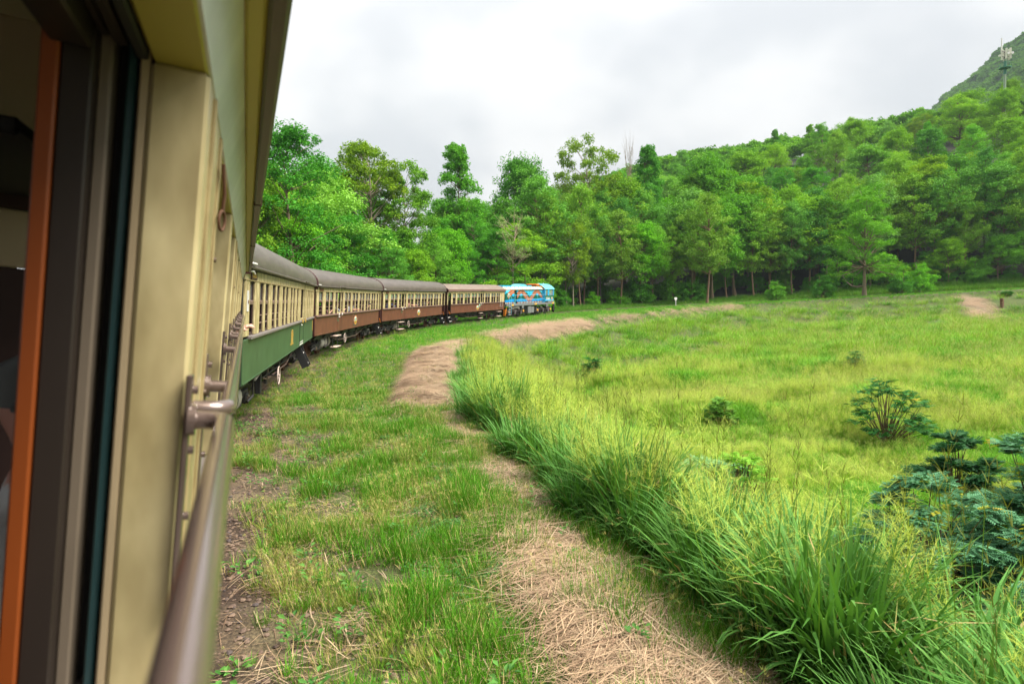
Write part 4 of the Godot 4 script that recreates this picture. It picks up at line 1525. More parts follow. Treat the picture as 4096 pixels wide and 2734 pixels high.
# ---------------------------------------------------------------- people: one skin over a skeleton of tapered bones
# bone: [from, to, radius, radius, colour]
func body(bones: Array, cell: float, blend: float, m: MB) -> void:
	var lo := Vector3(1e9, 1e9, 1e9)
	var hi := -lo
	for b in bones:
		var rr := maxf(b[2], b[3]) + blend + cell * 2.0
		for p in [b[0], b[1]]:
			lo = lo.min(p - Vector3(rr, rr, rr)); hi = hi.max(p + Vector3(rr, rr, rr))
	var nx := int((hi.x - lo.x) / cell) + 2
	var ny := int((hi.y - lo.y) / cell) + 2
	var nz := int((hi.z - lo.z) / cell) + 2
	var d := PackedFloat32Array()
	d.resize(nx * ny * nz)
	d.fill(9.0)
	for b in bones:
		var p0: Vector3 = b[0]
		var ax: Vector3 = b[1] - b[0]
		var ll := maxf(ax.length_squared(), 1e-9)
		var r0: float = b[2]
		var r1: float = b[3]
		var rr := maxf(r0, r1) + blend + cell * 2.0
		var l2 := ((p0.min(b[1]) - Vector3(rr, rr, rr) - lo) / cell).floor()
		var h2 := ((p0.max(b[1]) + Vector3(rr, rr, rr) - lo) / cell).ceil()
		for z in range(maxi(0, int(l2.z)), mini(nz, int(h2.z) + 1)):
			for y in range(maxi(0, int(l2.y)), mini(ny, int(h2.y) + 1)):
				for x in range(maxi(0, int(l2.x)), mini(nx, int(h2.x) + 1)):
					var q := lo + Vector3(x, y, z) * cell - p0
					var k := clampf(q.dot(ax) / ll, 0.0, 1.0)
					var e := (q - ax * k).length() - lerpf(r0, r1, k)
					var i := (z * ny + y) * nx + x
					var o := d[i]
					var w := clampf(0.5 + 0.5 * (o - e) / blend, 0.0, 1.0)
					d[i] = lerpf(o, e, w) - blend * w * (1.0 - w)
	var vert := {}
	var points := PackedVector3Array()
	var norms := PackedVector3Array()
	var cols := PackedColorArray()
	var off := [Vector3i(0, 0, 0), Vector3i(1, 0, 0), Vector3i(0, 1, 0), Vector3i(1, 1, 0), Vector3i(0, 0, 1), Vector3i(1, 0, 1), Vector3i(0, 1, 1), Vector3i(1, 1, 1)]
	var edges := [[0, 1], [2, 3], [4, 5], [6, 7], [0, 2], [1, 3], [4, 6], [5, 7], [0, 4], [1, 5], [2, 6], [3, 7]]
	for z in nz - 1:
		for y in ny - 1:
			for x in nx - 1:
				var base := (z * ny + y) * nx + x
				var s := 0
				for k in 8:
					if d[base + off[k].x + off[k].y * nx + off[k].z * nx * ny] < 0.0: s += 1
				if s == 0 or s == 8: continue
				var sum := Vector3.ZERO
				var cnt := 0
				for e in edges:
					var a: Vector3i = off[e[0]]
					var b: Vector3i = off[e[1]]
					var da := d[base + a.x + a.y * nx + a.z * nx * ny]
					var db := d[base + b.x + b.y * nx + b.z * nx * ny]
					if (da < 0.0) != (db < 0.0):
						sum += Vector3(a).lerp(Vector3(b), da / (da - db)); cnt += 1
				var p := lo + (Vector3(x, y, z) + sum / cnt) * cell
				var g := Vector3(d[base + 1] - d[base], d[base + nx] - d[base], d[base + nx * ny] - d[base])
				vert[base] = points.size()
				points.append(p)
				norms.append(g.normalized() if g.length() > 1e-6 else Vector3.UP)
				var best := 9.0
				var cc := Color(1, 1, 1)
				for b in bones:
					var ax: Vector3 = b[1] - b[0]
					var k := clampf((p - b[0]).dot(ax) / maxf(ax.length_squared(), 1e-9), 0.0, 1.0)
					var e: float = (p - b[0] - ax * k).length() - lerpf(b[2], b[3], k)
					if e < best: best = e; cc = b[4]
				cols.append(cc)
	var step := [1, nx, nx * ny]
	for base in vert:
		for ax in 3:
			var s1: int = step[(ax + 1) % 3]
			var s2: int = step[(ax + 2) % 3]
			var b2: int = base + step[ax]
			if b2 >= d.size() or (d[base] < 0.0) == (d[b2] < 0.0): continue
			if not (vert.has(base - s1) and vert.has(base - s2) and vert.has(base - s1 - s2)): continue
			var q := [vert[base], vert[base - s1], vert[base - s1 - s2], vert[base - s2]]
			for t in [[0, 1, 2], [0, 2, 3]]:
				m.trin(points[q[t[0]]], points[q[t[1]]], points[q[t[2]]], norms[q[t[0]]], norms[q[t[1]]], norms[q[t[2]]])
				var at := m.c.size() - 3
				for j in 3:
					var cc := cols[q[t[j]]]
					for k in 3:
						if m.v[at + k] == points[q[t[j]]]: m.c[at + k] = cc

# a hand with palm, four bent fingers and a thumb: f where the fingers point, n out of the back of the hand
func hand(w: Vector3, f: Vector3, n: Vector3, curl: float, skin: Color) -> Array:
	var s := f.cross(n).normalized()
	var out := [[w, w + f * 0.075 + s * 0.02, 0.024, 0.017, skin], [w, w + f * 0.075 - s * 0.02, 0.024, 0.017, skin]]
	for k in 4:
		var side := (k - 1.5) * 0.0195
		var l: float = [0.066, 0.076, 0.071, 0.055][k]
		var p := w + f * 0.085 + s * side
		var d1 := (f * cos(curl * 0.5) - n * sin(curl * 0.5)).normalized()
		var d2 := (f * cos(curl * 1.3) - n * sin(curl * 1.3)).normalized()
		var mid := p + d1 * l * 0.5
		out.append([p, mid, 0.0095, 0.0088, skin])
		out.append([mid, mid + d2 * l * 0.5, 0.0088, 0.0075, skin])
	var th := w + f * 0.03 + s * 0.032
	var t2 := th + (f * 0.6 + s * 0.8 - n * 0.2).normalized() * 0.038
	out.append([th, t2, 0.012, 0.010, skin])
	out.append([t2, t2 + (f * 0.85 + s * 0.2 - n * 0.4).normalized() * 0.03, 0.010, 0.008, skin])
	return out

# seated figure looking out of a right-hand window; local x points out, ahead is -z, y up from the floor
func figure(shirt: Color, hair: Color, skin: Color, pose: String, turn: float) -> Array:
	var trousers := Color(0.03, 0.035, 0.05)
	var hip := Vector3(0, 0.50, 0)
	var chest := Vector3(0.10, 0.88, 0)
	var neck := Vector3(0.12, 1.06, 0)
	var hd := Vector3(0.15, 1.22, 0)
	var look := Vector3(cos(turn), 0, sin(turn))
	var out := [
		[hip, chest, 0.145, 0.155, shirt], [chest + Vector3(0, 0.08, -0.14), chest + Vector3(0, 0.08, 0.14), 0.075, 0.075, shirt], [chest, neck, 0.11, 0.055, shirt],
		[neck, hd, 0.052, 0.05, skin], [hd - look * 0.02 + Vector3(0, 0.02, 0), hd + look * 0.03 - Vector3(0, 0.05, 0), 0.095, 0.072, skin],
		[hd - look * 0.045 + Vector3(0, 0.055, 0), hd + look * 0.02 + Vector3(0, 0.085, 0), 0.088, 0.075, hair], [hd - look * 0.07 + Vector3(0, 0.02, 0), hd - look * 0.06 - Vector3(0, 0.05, 0), 0.075, 0.06, hair],
		[hd + look * 0.105 - Vector3(0, 0.012, 0), hd + look * 0.092 + Vector3(0, 0.02, 0), 0.014, 0.010, skin],
		[hip + Vector3(0, -0.02, -0.09), Vector3(0.06, 0.47, -0.48), 0.085, 0.065, trousers], [hip + Vector3(0, -0.02, 0.09), Vector3(0.06, 0.47, -0.46), 0.085, 0.065, trousers],
		[Vector3(0.06, 0.47, -0.48), Vector3(0.06, 0.06, -0.46), 0.062, 0.045, trousers], [Vector3(0.06, 0.47, -0.46) + Vector3(-0.14, 0, 0), Vector3(-0.08, 0.06, -0.44), 0.062, 0.045, trousers]]
	var sh0 := chest + Vector3(0, 0.10, -0.17)
	var sh1 := chest + Vector3(0, 0.10, 0.17)
	var el0: Vector3
	var wr0: Vector3
	var el1 := sh1 + Vector3(0.06, -0.26, 0.05)
	var wr1 := el1 + Vector3(0.14, -0.04, -0.16)
	if pose == "elbow":
		el0 = sh0 + Vector3(0.22, -0.15, -0.06)
		wr0 = el0 + Vector3(0.06, 0.10, -0.20)
	elif pose == "out":
		el0 = sh0 + Vector3(0.24, -0.08, -0.06)
		wr0 = el0 + Vector3(0.22, 0.02, -0.06)
	elif pose == "camera":
		el0 = sh0 + Vector3(0.20, -0.14, -0.03)
		wr0 = el0 + Vector3(0.14, 0.20, 0.04)
		el1 = sh1 + Vector3(0.20, -0.14, -0.03)
		wr1 = el1 + Vector3(0.14, 0.20, -0.10)
	else:
		el0 = sh0 + Vector3(0.05, -0.26, -0.04)
		wr0 = el0 + Vector3(0.16, -0.02, -0.10)
	for q in [[sh0, el0, wr0], [sh1, el1, wr1]]:
		out.append([q[0], q[0].lerp(q[1], 0.6), 0.062, 0.052, shirt])
		out.append([q[0].lerp(q[1], 0.55), q[1], 0.046, 0.040, skin])
		out.append([q[1], q[2], 0.040, 0.026, skin])
		var dir: Vector3 = (q[2] - q[1]).normalized()
		var nn := dir.cross(Vector3(0, 0, 1)).normalized()
		if nn.y < 0.0: nn = -nn
		for h in hand(q[2], dir, nn, 0.5, skin): out.append(h)
	return out

func person(label: String, bones: Array, xf: Transform3D, cell: float, group := "passengers at the carriage windows") -> Node3D:
	var o := thing("person", label, "person", xf, group)
	var m := MB.new()
	body(bones, cell, 0.022, m)
	part("body", m, M.figure, o)
	return o

func passengers() -> void:
	var skin := Color(0.56, 0.30, 0.20)
	var fair := Color(0.66, 0.38, 0.28)
	var dark := Color(0.02, 0.012, 0.008)
	var brown := Color(0.09, 0.045, 0.02)
	var blue := Color(0.03, 0.10, 0.35)
	var white := Color(0.62, 0.64, 0.70)
	var black := Color(0.02, 0.02, 0.025)
	var rose := Color(0.55, 0.26, 0.22)
	var c := car_frame(18.284 + 15.5485, 5.2)
	var d := car_frame(18.284 + 2.0 * 15.5485, 5.2)
	var list := [
		[c, -5.15, 1.02, "elbow", rose, brown, fair, 0.3, "person with bare elbow out in the first brown carriage, nearest the green one"],
		[c, -3.05, 1.08, "elbow", white, brown, fair, -0.2, "person resting a pale forearm on the sill beside the first brown carriage's door"],
		[c, -0.55, 1.08, "out", white, dark, skin, 0.6, "person in white and blue shirt leaning an arm out of the first brown carriage"],
		[c, 1.05, 0.95, "rest", white, brown, fair, 0.1, "person in white shirt sitting back behind the emblem of the first brown carriage"],
		[c, 3.35, 1.02, "camera", rose, dark, fair, 0.5, "person holding up a dark camera with both hands at a window"],
		[d, -5.55, 0.98, "rest", blue, dark, skin, -0.3, "person in dark blue top low in the second brown carriage's rear window pair"],
		[d, -4.85, 1.06, "elbow", blue, dark, skin, 0.4, "person in bright blue shirt with bare arm on the second brown carriage's sill"],
		[d, -2.15, 1.00, "rest", rose, fair, fair, 0.2, "person in pink top just ahead of the second brown carriage's door"],
		[d, -1.45, 1.10, "out", fair, brown, fair, 0.1, "person reaching a bare arm from the second brown carriage near its emblem"],
		[d, 0.85, 0.96, "rest", white, brown, fair, 0.0, "person in pale shirt sitting ahead of the second brown carriage's emblem"],
		[d, 2.35, 1.06, "camera", white, dark, fair, 0.8, "person in white seen in profile with raised hands in the second brown carriage"],
		[d, 4.55, 1.06, "rest", black, brown, fair, 0.3, "person in black shirt at the front end of the second brown carriage"]]
	for q in list:
		var f: Transform3D = q[0]
		var at := f * Transform3D(Basis(), Vector3(q[2] - 0.10, 1.10, -q[1]))
		var o := person(q[8], figure(q[4], q[5], q[6], q[3], q[7]), at, 0.02)
		if q[3] == "camera":
			var m := MB.new()
			m.bx(0.46, 0.53, 1.12, 1.21, -0.07, 0.07, 0.012, Transform3D(Basis(), Vector3(0, 0.02, 0)))
			m.disc(Vector3(0.56, 1.18, 0.0), Vector3(1, 0, 0), 0.032, 0.06, 12)
			var cam := part("camera", m, M.black, self, at)
			tag(cam, "black camera held up in both hands at a window of the %s brown carriage" % ("first" if f == c else "second"), "camera")
	# someone further up the nearest carriage rests a hand on the outside rail
	var n := near_frame()
	var at := n * Transform3D(Basis(), Vector3(1.0, 1.14, -6.62))
	var bones := figure(Color(0.05, 0.05, 0.06), dark, fair, "rest", 0.2).slice(0, 12)
	var sh := Vector3(0.10, 0.98, -0.17)
	var el := Vector3(0.26, 0.90, -0.14)
	var wr := Vector3(0.40, 1.13, -0.10)
	bones.append([sh, el, 0.06, 0.046, Color(0.05, 0.05, 0.06)])
	bones.append([el, wr, 0.042, 0.027, fair])
	for h in hand(wr, Vector3(0.75, 0.62, 0.15).normalized(), Vector3(-0.6, 0.75, 0.1).normalized(), 0.9, fair): bones.append(h)
	person("person whose fair hand grips the outside rail near the front of the cream carriage", bones, at, 0.012, "")
	# and one sits just inside, cut by the edge of the picture
	at = n * Transform3D(Basis(Vector3.UP, 0.2), Vector3(0.92, 1.04, -1.62))
	bones = figure(Color(0.85, 0.86, 0.86), Color(0.16, 0.17, 0.18), Color(0.72, 0.36, 0.27), "rest", 1.2)
	var p := person("person in grey cap and white shirt sitting inside, at the left picture edge", bones, at, 0.014, "")
	var m := MB.new()
	m.tube([Vector3(0.13, 1.26, 0.0), Vector3(0.13, 1.33, 0.0), Vector3(0.13, 1.365, 0.0)], [0.112, 0.105, 0.05], 18)
	m.bx(0.08, 0.26, 1.262, 1.275, -0.16, 0.02, 0.004)
	var cap := part("cap", m, M.loco_grey, p)
	m = MB.new()
	m.bx(0.215, 0.246, 1.29, 1.335, -0.05, 0.05, 0.004)
	part("cap_patch", m, M.red if M.has("red") else mat("red", Color(0.55, 0.03, 0.03), 0.6), cap)

# ---------------------------------------------------------------- trees: trunk and limbs, leaves one by one in uneven clumps
func leaf(m: MB, p: Vector3, along: Vector3, nor: Vector3, l: float, w: float, c: Color) -> void:
	var s := along.cross(nor).normalized() * w * 0.5
	var tip := p + along * l - nor * l * 0.12
	var mid := p + along * l * 0.45 + nor * w * 0.16
	m.tri3(p, mid + s, tip, c, c, c)
	m.tri3(p, tip, mid - s, c, c, c)

func rdir() -> Vector3:
	var z := rng.randf_range(-1.0, 1.0)
	var a := rng.randf() * TAU
	var r := sqrt(1.0 - z * z)
	return Vector3(r * cos(a), z, r * sin(a))

func foliage(m: MB, c: Vector3, r: Vector3, n: int, l: float, ca: Color, cb: Color, droop: float) -> void:
	# a bough: many small sprays of leaves set round an uneven ellipsoid
	var tone := rng.randf()
	var sprays := maxi(4, n / 24)
	var mean := (r.x + r.y + r.z) / 3.0
	for i in sprays:
		var d := rdir()
		if d.y < -0.1 and rng.randf() < 0.7: d.y = -d.y
		var o := c + Vector3(d.x * r.x, d.y * r.y, d.z * r.z) * rng.randf_range(0.45, 1.12)
		var sr := mean * rng.randf_range(0.22, 0.46)
		var t0 := clampf(tone * 0.6 + rng.randf() * 0.4, 0.0, 1.0)
		for k in int(24 * rng.randf_range(0.6, 1.3)):
			var e := rdir()
			var q := o + e * sr * pow(rng.randf(), 0.5) * Vector3(1.05, 0.9, 1.05)
			var nor := (e * 0.45 + d * 0.45 + Vector3(0, 0.22, 0) + rdir() * 0.75).normalized()
			var al := e + d * 0.4 + rdir() * 0.7 - Vector3(0, droop, 0)
			al = (al - nor * al.dot(nor)).normalized()
			var t := clampf(t0 * 0.8 + rng.randf() * 0.3 - 0.05, 0.0, 1.0)
			leaf(m, q, al, nor, l * rng.randf_range(0.7, 1.3), l * rng.randf_range(0.38, 0.56), ca.lerp(cb, t))

func limb(m: MB, a: Vector3, b: Vector3, r0: float, r1: float, sag: float, sides := 6) -> void:
	var pts := []
	var rr := []
	var off := rdir() * a.distance_to(b) * 0.07
	for i in 5:
		var t := i / 4.0
		pts.append(a.lerp(b, t) + off * sin(t * PI) + Vector3(0, sag * sin(t * PI), 0))
		rr.append(lerpf(r0, r1, t))
	m.tube(pts, rr, sides, false)

# returns [leaves, wood] for one kind of tree, base at the origin
func make_tree(kind: String, sd: int) -> Array:
	rng.seed = sd
	var f := MB.new()
	var w := MB.new()
	var ca := Color(0.078, 0.261, 0.017)
	var cb := Color(0.186, 0.460, 0.035)
	var bark := Color(0.240, 0.170, 0.110)
	var h := 16.0
	var clumps := []
	var trunk_r := 0.24
	var fork := 0.35
	var lean := Vector3(rng.randf_range(-0.8, 0.8), 0, rng.randf_range(-0.8, 0.8))
	var n := 300
	var size := 0.34
	var droop := 0.3
	match kind:
		"dense":
			for i in 54:
				var d := rdir()
				if d.y < -0.5: d.y = -d.y
				var k := rng.randf_range(0.45, 0.86)
				clumps.append([Vector3(d.x * 4.6, 9.4 + d.y * 6.0, d.z * 4.6) * Vector3(k, 1, k), Vector3(1, 0.95, 1) * rng.randf_range(0.9, 2.2)])
			n = 320
		"airy":
			h = 22.0
			bark = Color(0.380, 0.320, 0.250)
			for i in 72:
				var d := rdir()
				var y := 14.4 + d.y * 7.2
				var k := rng.randf_range(0.5, 1.0)
				clumps.append([Vector3(d.x * 5.4 * k, y, d.z * 5.4 * k), Vector3(1, 0.68, 1) * rng.randf_range(0.9, 1.55)])
			n = 290
			fork = 0.3
			ca = Color(0.084, 0.243, 0.015); cb = Color(0.199, 0.416, 0.030)
		"tiered":
			h = 15.0
			for i in 50:
				var t := rng.randf()
				var y := lerpf(4.4, 14.2, t)
				var rad := 5.2 * sqrt(maxf(0.05, 1.0 - pow(t, 1.8))) * rng.randf_range(0.25, 1.0)
				var a := rng.randf() * TAU
				clumps.append([Vector3(cos(a) * rad, y, sin(a) * rad), Vector3(1.0, 0.5, 1.0) * rng.randf_range(1.2, 2.1)])
			n = 330
			size = 0.30
			droop = 0.05
			ca = Color(0.098, 0.304, 0.026); cb = Color(0.220, 0.504, 0.049)
		"conical":
			h = 24.0
			for i in 84:
				var t := pow(rng.randf(), 0.85)
				var y := lerpf(6.0, 23.3, t)
				var rad := lerpf(5.4, 0.5, pow(t, 1.25)) * rng.randf_range(0.35, 1.0)
				var a := rng.randf() * TAU
				clumps.append([Vector3(cos(a) * rad, y, sin(a) * rad), Vector3(1, 0.6, 1) * lerpf(rng.randf_range(1.2, 1.9), 0.8, t * t)])
			n = 270
			ca = Color(0.070, 0.261, 0.019); cb = Color(0.168, 0.460, 0.035)
		"tall":
			h = 19.0
			bark = Color(0.250, 0.155, 0.095)
			trunk_r = 0.19
			for i in 62:
				var t := rng.randf()
				var y := lerpf(5.6, 18.4, t)
				var rad := 4.2 * sin(PI * clampf(0.12 + t * 0.84, 0.0, 1.0)) * rng.randf_range(0.3, 1.0)
				var a := rng.randf() * TAU
				clumps.append([Vector3(cos(a) * rad, y, sin(a) * rad), Vector3(1, 1.05, 1) * rng.randf_range(0.8, 1.7)])
			n = 280
			fork = 0.36
			size = 0.30
			droop = 0.7
			ca = Color(0.083, 0.261, 0.030); cb = Color(0.199, 0.469, 0.064)
		"pinnate":
			h = 20.0
			trunk_r = 0.32
			bark = Color(0.300, 0.230, 0.160)
			for i in 90:
				var t := rng.randf()
				var y := lerpf(3.5, 19.4, t)
				var rad := lerpf(5.6, 1.6, pow(t, 1.6)) * rng.randf_range(0.3, 1.0)
				var a := rng.randf() * TAU
				clumps.append([Vector3(cos(a) * rad, y, sin(a) * rad), Vector3(1.0, 0.7, 1.0) * rng.randf_range(0.8, 1.6)])
			n = 300
			size = 0.26
			droop = 0.35
			ca = Color(0.056, 0.243, 0.020); cb = Color(0.143, 0.443, 0.035)
		"thicket":
			h = 6.0
			trunk_r = 0.10
			fork = 0.12
			for i in 34:
				var d := rdir()
				d.y = absf(d.y)
				var k := rng.randf_range(0.4, 0.95)
				clumps.append([Vector3(d.x * 2.7 * k, 0.7 + d.y * 4.4 * k, d.z * 2.7 * k), Vector3(1, 0.8, 1) * rng.randf_range(0.6, 1.1)])
			n = 260
			size = 0.27
		"bare":
			h = 14.0
			bark = Color(0.500, 0.400, 0.290)
			trunk_r = 0.17
			fork = 0.3
			for i in 26:
				var t := rng.randf()
				var a := rng.randf() * TAU
				var rad := lerpf(1.5, 3.6, sin(t * PI)) * rng.randf_range(0.4, 1.0)
				clumps.append([Vector3(cos(a) * rad, lerpf(6.5, 13.8, t), sin(a) * rad), Vector3(1, 0.4, 1) * rng.randf_range(0.6, 1.1)])
			n = 46
			size = 0.20
			ca = Color(0.154, 0.294, 0.059); cb = Color(0.241, 0.416, 0.092)
		"dead":
			h = 9.0
			bark = Color(0.360, 0.300, 0.240)
			trunk_r = 0.10
			fork = 0.3
			for i in 20:
				var t := rng.randf()
				var a := rng.randf() * TAU
				clumps.append([Vector3(cos(a) * 1.6 * rng.randf(), lerpf(5.5, 9.2, t), sin(a) * 1.6 * rng.randf()), Vector3.ONE * 0.3])
			n = 0
	var top := Vector3(lean.x, h * 0.88, lean.z)
	var pts := []
	var rr := []
	var bend := rdir() * 0.5
	for i in 8:
		var t := i / 7.0
		pts.append(Vector3(lean.x * t * t + bend.x * sin(t * 3.0), lerpf(-0.4, top.y, t), lean.z * t * t + bend.z * sin(t * 3.0)))
		rr.append(lerpf(trunk_r, 0.04, pow(t, 0.8)) + (0.12 * trunk_r / 0.24 if i == 0 else 0.0))
	w.col = bark
	w.tube(pts, rr, 9, false)
	for q in clumps:
		var c: Vector3 = q[0]
		var y0 := clampf(c.y - Vector2(c.x, c.z).length() * rng.randf_range(0.5, 1.1), h * fork * 0.8, h * 0.84)
		var t := (y0 + 0.4) / (top.y + 0.4)
		var k := clampf(t * 7.0, 0.0, 6.99)
		var a: Vector3 = pts[int(k)].lerp(pts[int(k) + 1], k - int(k))
		limb(w, a, c, lerpf(trunk_r * 0.5, 0.05, t), 0.02, -0.1, 5)
		if kind == "bare" or kind == "dead":
			for j in 5:
				var e := c + rdir() * rng.randf_range(0.5, 1.3) + Vector3(0, 0.5, 0)
				limb(w, a.lerp(c, rng.randf_range(0.5, 1.0)), e, 0.03, 0.008, 0.0, 4)
		if n > 0: foliage(f, c, q[1], int(n * rng.randf_range(0.8, 1.2)), size, ca, cb, droop)
	if kind == "pinnate":
		limb(w, pts[1], Vector3(3.6, 4.2, 2.0), 0.16, 0.06, -0.7, 7)
		foliage(f, Vector3(3.8, 4.5, 2.1), Vector3(1.4, 0.5, 1.4), 300, 0.24, cb, Color(0.143, 0.450, 0.023), 0.4)
	return [f, w]

var kinds := {}

func tree_kind(kind: String, variant: int) -> Array:
	var key := "%s%d" % [kind, variant]
	if not kinds.has(key):
		var q := make_tree(kind, 100 + key.hash() % 1000)
		kinds[key] = [q[0].mesh(null) if q[0].v.size() else null, q[1].mesh(M.bark)]
	return kinds[key]

const TALL := {"dense": 16.0, "airy": 22.0, "tiered": 15.0, "conical": 24.0, "tall": 19.0, "pinnate": 20.0, "thicket": 6.0, "bare": 14.0, "dead": 9.0}

func tree(kind: String, variant: int, at: Vector3, height: float, yaw: float, tint: String, label: String, group: String, wide := 1.0) -> Node3D:
	var k := tree_kind(kind, variant)
	var s: float = height / TALL[kind]
	var o := thing({"thicket": "bushy_shrub", "bare": "bare_tree", "dead": "dead_tree"}.get(kind, "forest_tree"), label, "shrub" if kind == "thicket" else "tree", Transform3D(Basis(Vector3.UP, yaw).scaled(Vector3(s * wide, s, s * wide)), at), group)
	put(k[1], "trunk", o)
	if k[0]:
		var c := put(k[0], "crown", o)
		c.material_override = M[tint]
	return o

const ORD := ["first", "second", "third", "fourth", "fifth", "sixth", "seventh", "eighth", "ninth", "tenth", "eleventh", "twelfth"]
const TINT_WORD := {"leaf": "mid green", "leaf_yellow": "yellowish green", "leaf_pale": "pale green", "leaf_deep": "deep green", "leaf_olive": "olive green", "leaf_bright": "bright green"}
const KIND_WORD := {"dense": "round dense tree", "airy": "airy open tree", "tiered": "flat-tiered tree", "conical": "tapering tree", "tall": "slender tall-trunked tree", "pinnate": "feathery tree", "thicket": "bush", "bare": "thin pale tree", "dead": "leafless tree"}

func where_word(x: float, ahead: float) -> String:
	var az := rad_to_deg(atan2(x, ahead))
	for q in [[-17.5, "behind the green carriage"], [-11.0, "behind the first brown carriage"], [-5.5, "behind the second brown carriage"], [-0.5, "behind the flat-roofed carriage"], [5.0, "behind the blue locomotive"], [11.0, "just right of the locomotive"], [17.0, "by the white marker post"], [24.0, "right of the marker post"], [31.0, "above the far grass bank"], [90.0, "below the phone tower"]]:
		if az < q[0]: return q[1]
	return ""

func forest() -> void:
	# trees one would point out: where, how tall, what they look like
	var g := "tall trees standing out above the forest"
	var list := [
		["pinnate", 0, -19.0, 54.0, 18.0, 0.4, "leaf_deep", "tall dark feathery tree with curved pale limb, leftmost beside the carriage roof", 1.15],
		["airy", 0, -17.3, 74.0, 21.0, 1.0, "leaf_olive", "wide airy tree showing sky through its pale branches, left of the sky gap", 1.05],
		["airy", 1, -13.6, 78.0, 19.5, 2.2, "leaf", "airy tree at the left rim of the sky gap, its crown sloping right", 1.0],
		["conical", 0, -8.0, 95.0, 26.5, 0.2, "leaf", "tall pointed bright tree standing alone right of the sky gap", 1.0],
		["dense", 1, 2.0, 106.0, 25.0, 2.0, "leaf_deep", "dark round-headed tree rising above the forest over the locomotive's rear", 0.7],
		["airy", 1, 15.6, 118.0, 31.0, 0.0, "leaf_olive", "tallest broad open-crowned tree on the skyline right of the locomotive", 0.85],
		["conical", 1, 28.0, 122.0, 30.0, 3.0, "leaf_deep", "dark pointed tree on the skyline just right of the leafless twigs", 0.85],
		["dead", 0, 23.5, 119.0, 28.0, 0.6, "leaf", "bare grey twigs sticking up on the skyline between two big trees", 0.22],
		["dense", 0, 40.0, 124.0, 26.0, 1.1, "leaf", "rounded skyline tree where the forest edge starts climbing the hill", 0.8],
		["bare", 0, 0.8, 90.0, 15.0, 0.9, "leaf_pale", "thin pale tree with white trunk and sparse leaves behind the locomotive", 1.0],
		["bare", 1, 66.0, 131.0, 15.0, 0.3, "leaf_olive", "half-bare pale tree on the hillside among dense green crowns", 0.9],
		["pinnate", 1, 62.5, 107.0, 20.0, 2.4, "leaf_yellow", "broad feathery yellow-green tree with red-brown forked trunk at right", 1.1],
		["tall", 1, 33.6, 104.0, 18.5, 0.3, "leaf_olive", "tree with pale leaning trunk right of the white marker post", 1.15]]
	for q in list:
		tree(q[0], q[1], spot(q[2], q[3], 0.2), q[4], q[5], q[6], q[7], g, q[8])
	# the rest in rows outwards from the line
	var counts := {}
	var rows := [8.6, 12.0, 16.5, 22.0, 29.0, 38.0, 48.0, 60.0, 74.0, 90.0, 108.0]
	var pending := []
	for r in rows.size():
		var th := deg_to_rad(-6.0 if r > 0 else 0.0)
		while th < deg_to_rad(128.0):
			rng.seed = 5000 + r * 977 + int(th * 1000.0)
			var deg := rad_to_deg(th)
			var flat := deg < 46.0
			var stp: float = [4.3, 5.0, 5.4, 5.8, 6.2, 6.8, 7.4, 8.2, 9.2, 10.4, 11.6][r]
			var v: float = rows[r] + rng.randf_range(-1.3, 1.3)
			th += stp * rng.randf_range(0.8, 1.2) / (RAD + v)
			if flat and r > 4: continue
			if deg < 62.0 and r > 7: continue
			var x := XC - (RAD + v) * cos(th)
			var a := ZC + (RAD + v) * sin(th)
			var az := rad_to_deg(atan2(x, a))
			if az < -27.0 or az > 43.0: continue
			if az > -13.0 and az < -8.5 and r > 1: continue   # the gap of sky
			var kind := "dense"
			var hh := 12.0
			var pick := rng.randf()
			if deg < 42.0:
				kind = "thicket" if (r == 0 and pick < 0.5) else ("tiered" if pick < 0.18 else ("dense" if pick < 0.75 else "pinnate"))
				hh = [7.0, 11.5, 14.0, 16.0, 17.5][r] * rng.randf_range(0.85, 1.2)
				if az > -14.0 and az < -7.0: hh = minf(hh, 10.5)
				if kind == "thicket": hh = rng.randf_range(4.5, 7.0)
			elif r < 3:
				kind = "tall" if pick < 0.62 else ("dense" if pick < 0.86 else "airy")
				hh = [16.5, 19.0, 21.0][r] * rng.randf_range(0.82, 1.15)
				if r == 0 and deg > 88.0: kind = "dense" if pick < 0.5 else "thicket"; hh = 9.0 if kind == "dense" else 6.0
			else:
				kind = "tiered" if pick < 0.16 else ("dense" if pick < 0.50 else ("tall" if pick < 0.66 else ("airy" if pick < 0.80 else ("pinnate" if pick < 0.92 else ("conical" if pick < 0.97 else "bare")))))
				hh = rng.randf_range(9.0, 18.0)
			var tints := ["leaf", "leaf", "leaf_yellow", "leaf_pale", "leaf_deep", "leaf_olive", "leaf_bright", "leaf"]
			var tint: String = tints[rng.randi() % tints.size()]
			if az > 20.0 and r >= 1 and rng.randf() < 0.3: tint = "leaf_yellow"
			pending.append([az, r, kind, rng.randi() % 2, x, a, hh, rng.randf() * TAU, tint, rng.randf_range(0.85, 1.35)])
	# undergrowth in front of and between the trunks on the right
	for i in 46:
		rng.seed = 9100 + i
		var th := deg_to_rad(40.0 + i * 1.55 + rng.randf_range(-0.6, 0.6))
		var v := rng.randf_range(8.0, 16.0)
		var x := XC - (RAD + v) * cos(th)
		var a := ZC + (RAD + v) * sin(th)
		var az := rad_to_deg(atan2(x, a))
		if az < -2.0 or az > 43.0: continue
		pending.append([az, 0, "thicket", rng.randi() % 2, x, a, rng.randf_range(3.0, 6.5), rng.randf() * TAU, ["leaf", "leaf_deep", "leaf_deep", "leaf_pale", "leaf_bright"][rng.randi() % 5], rng.randf_range(0.9, 1.3)])
	pending.sort_custom(func(p, q): return p[0] < q[0])
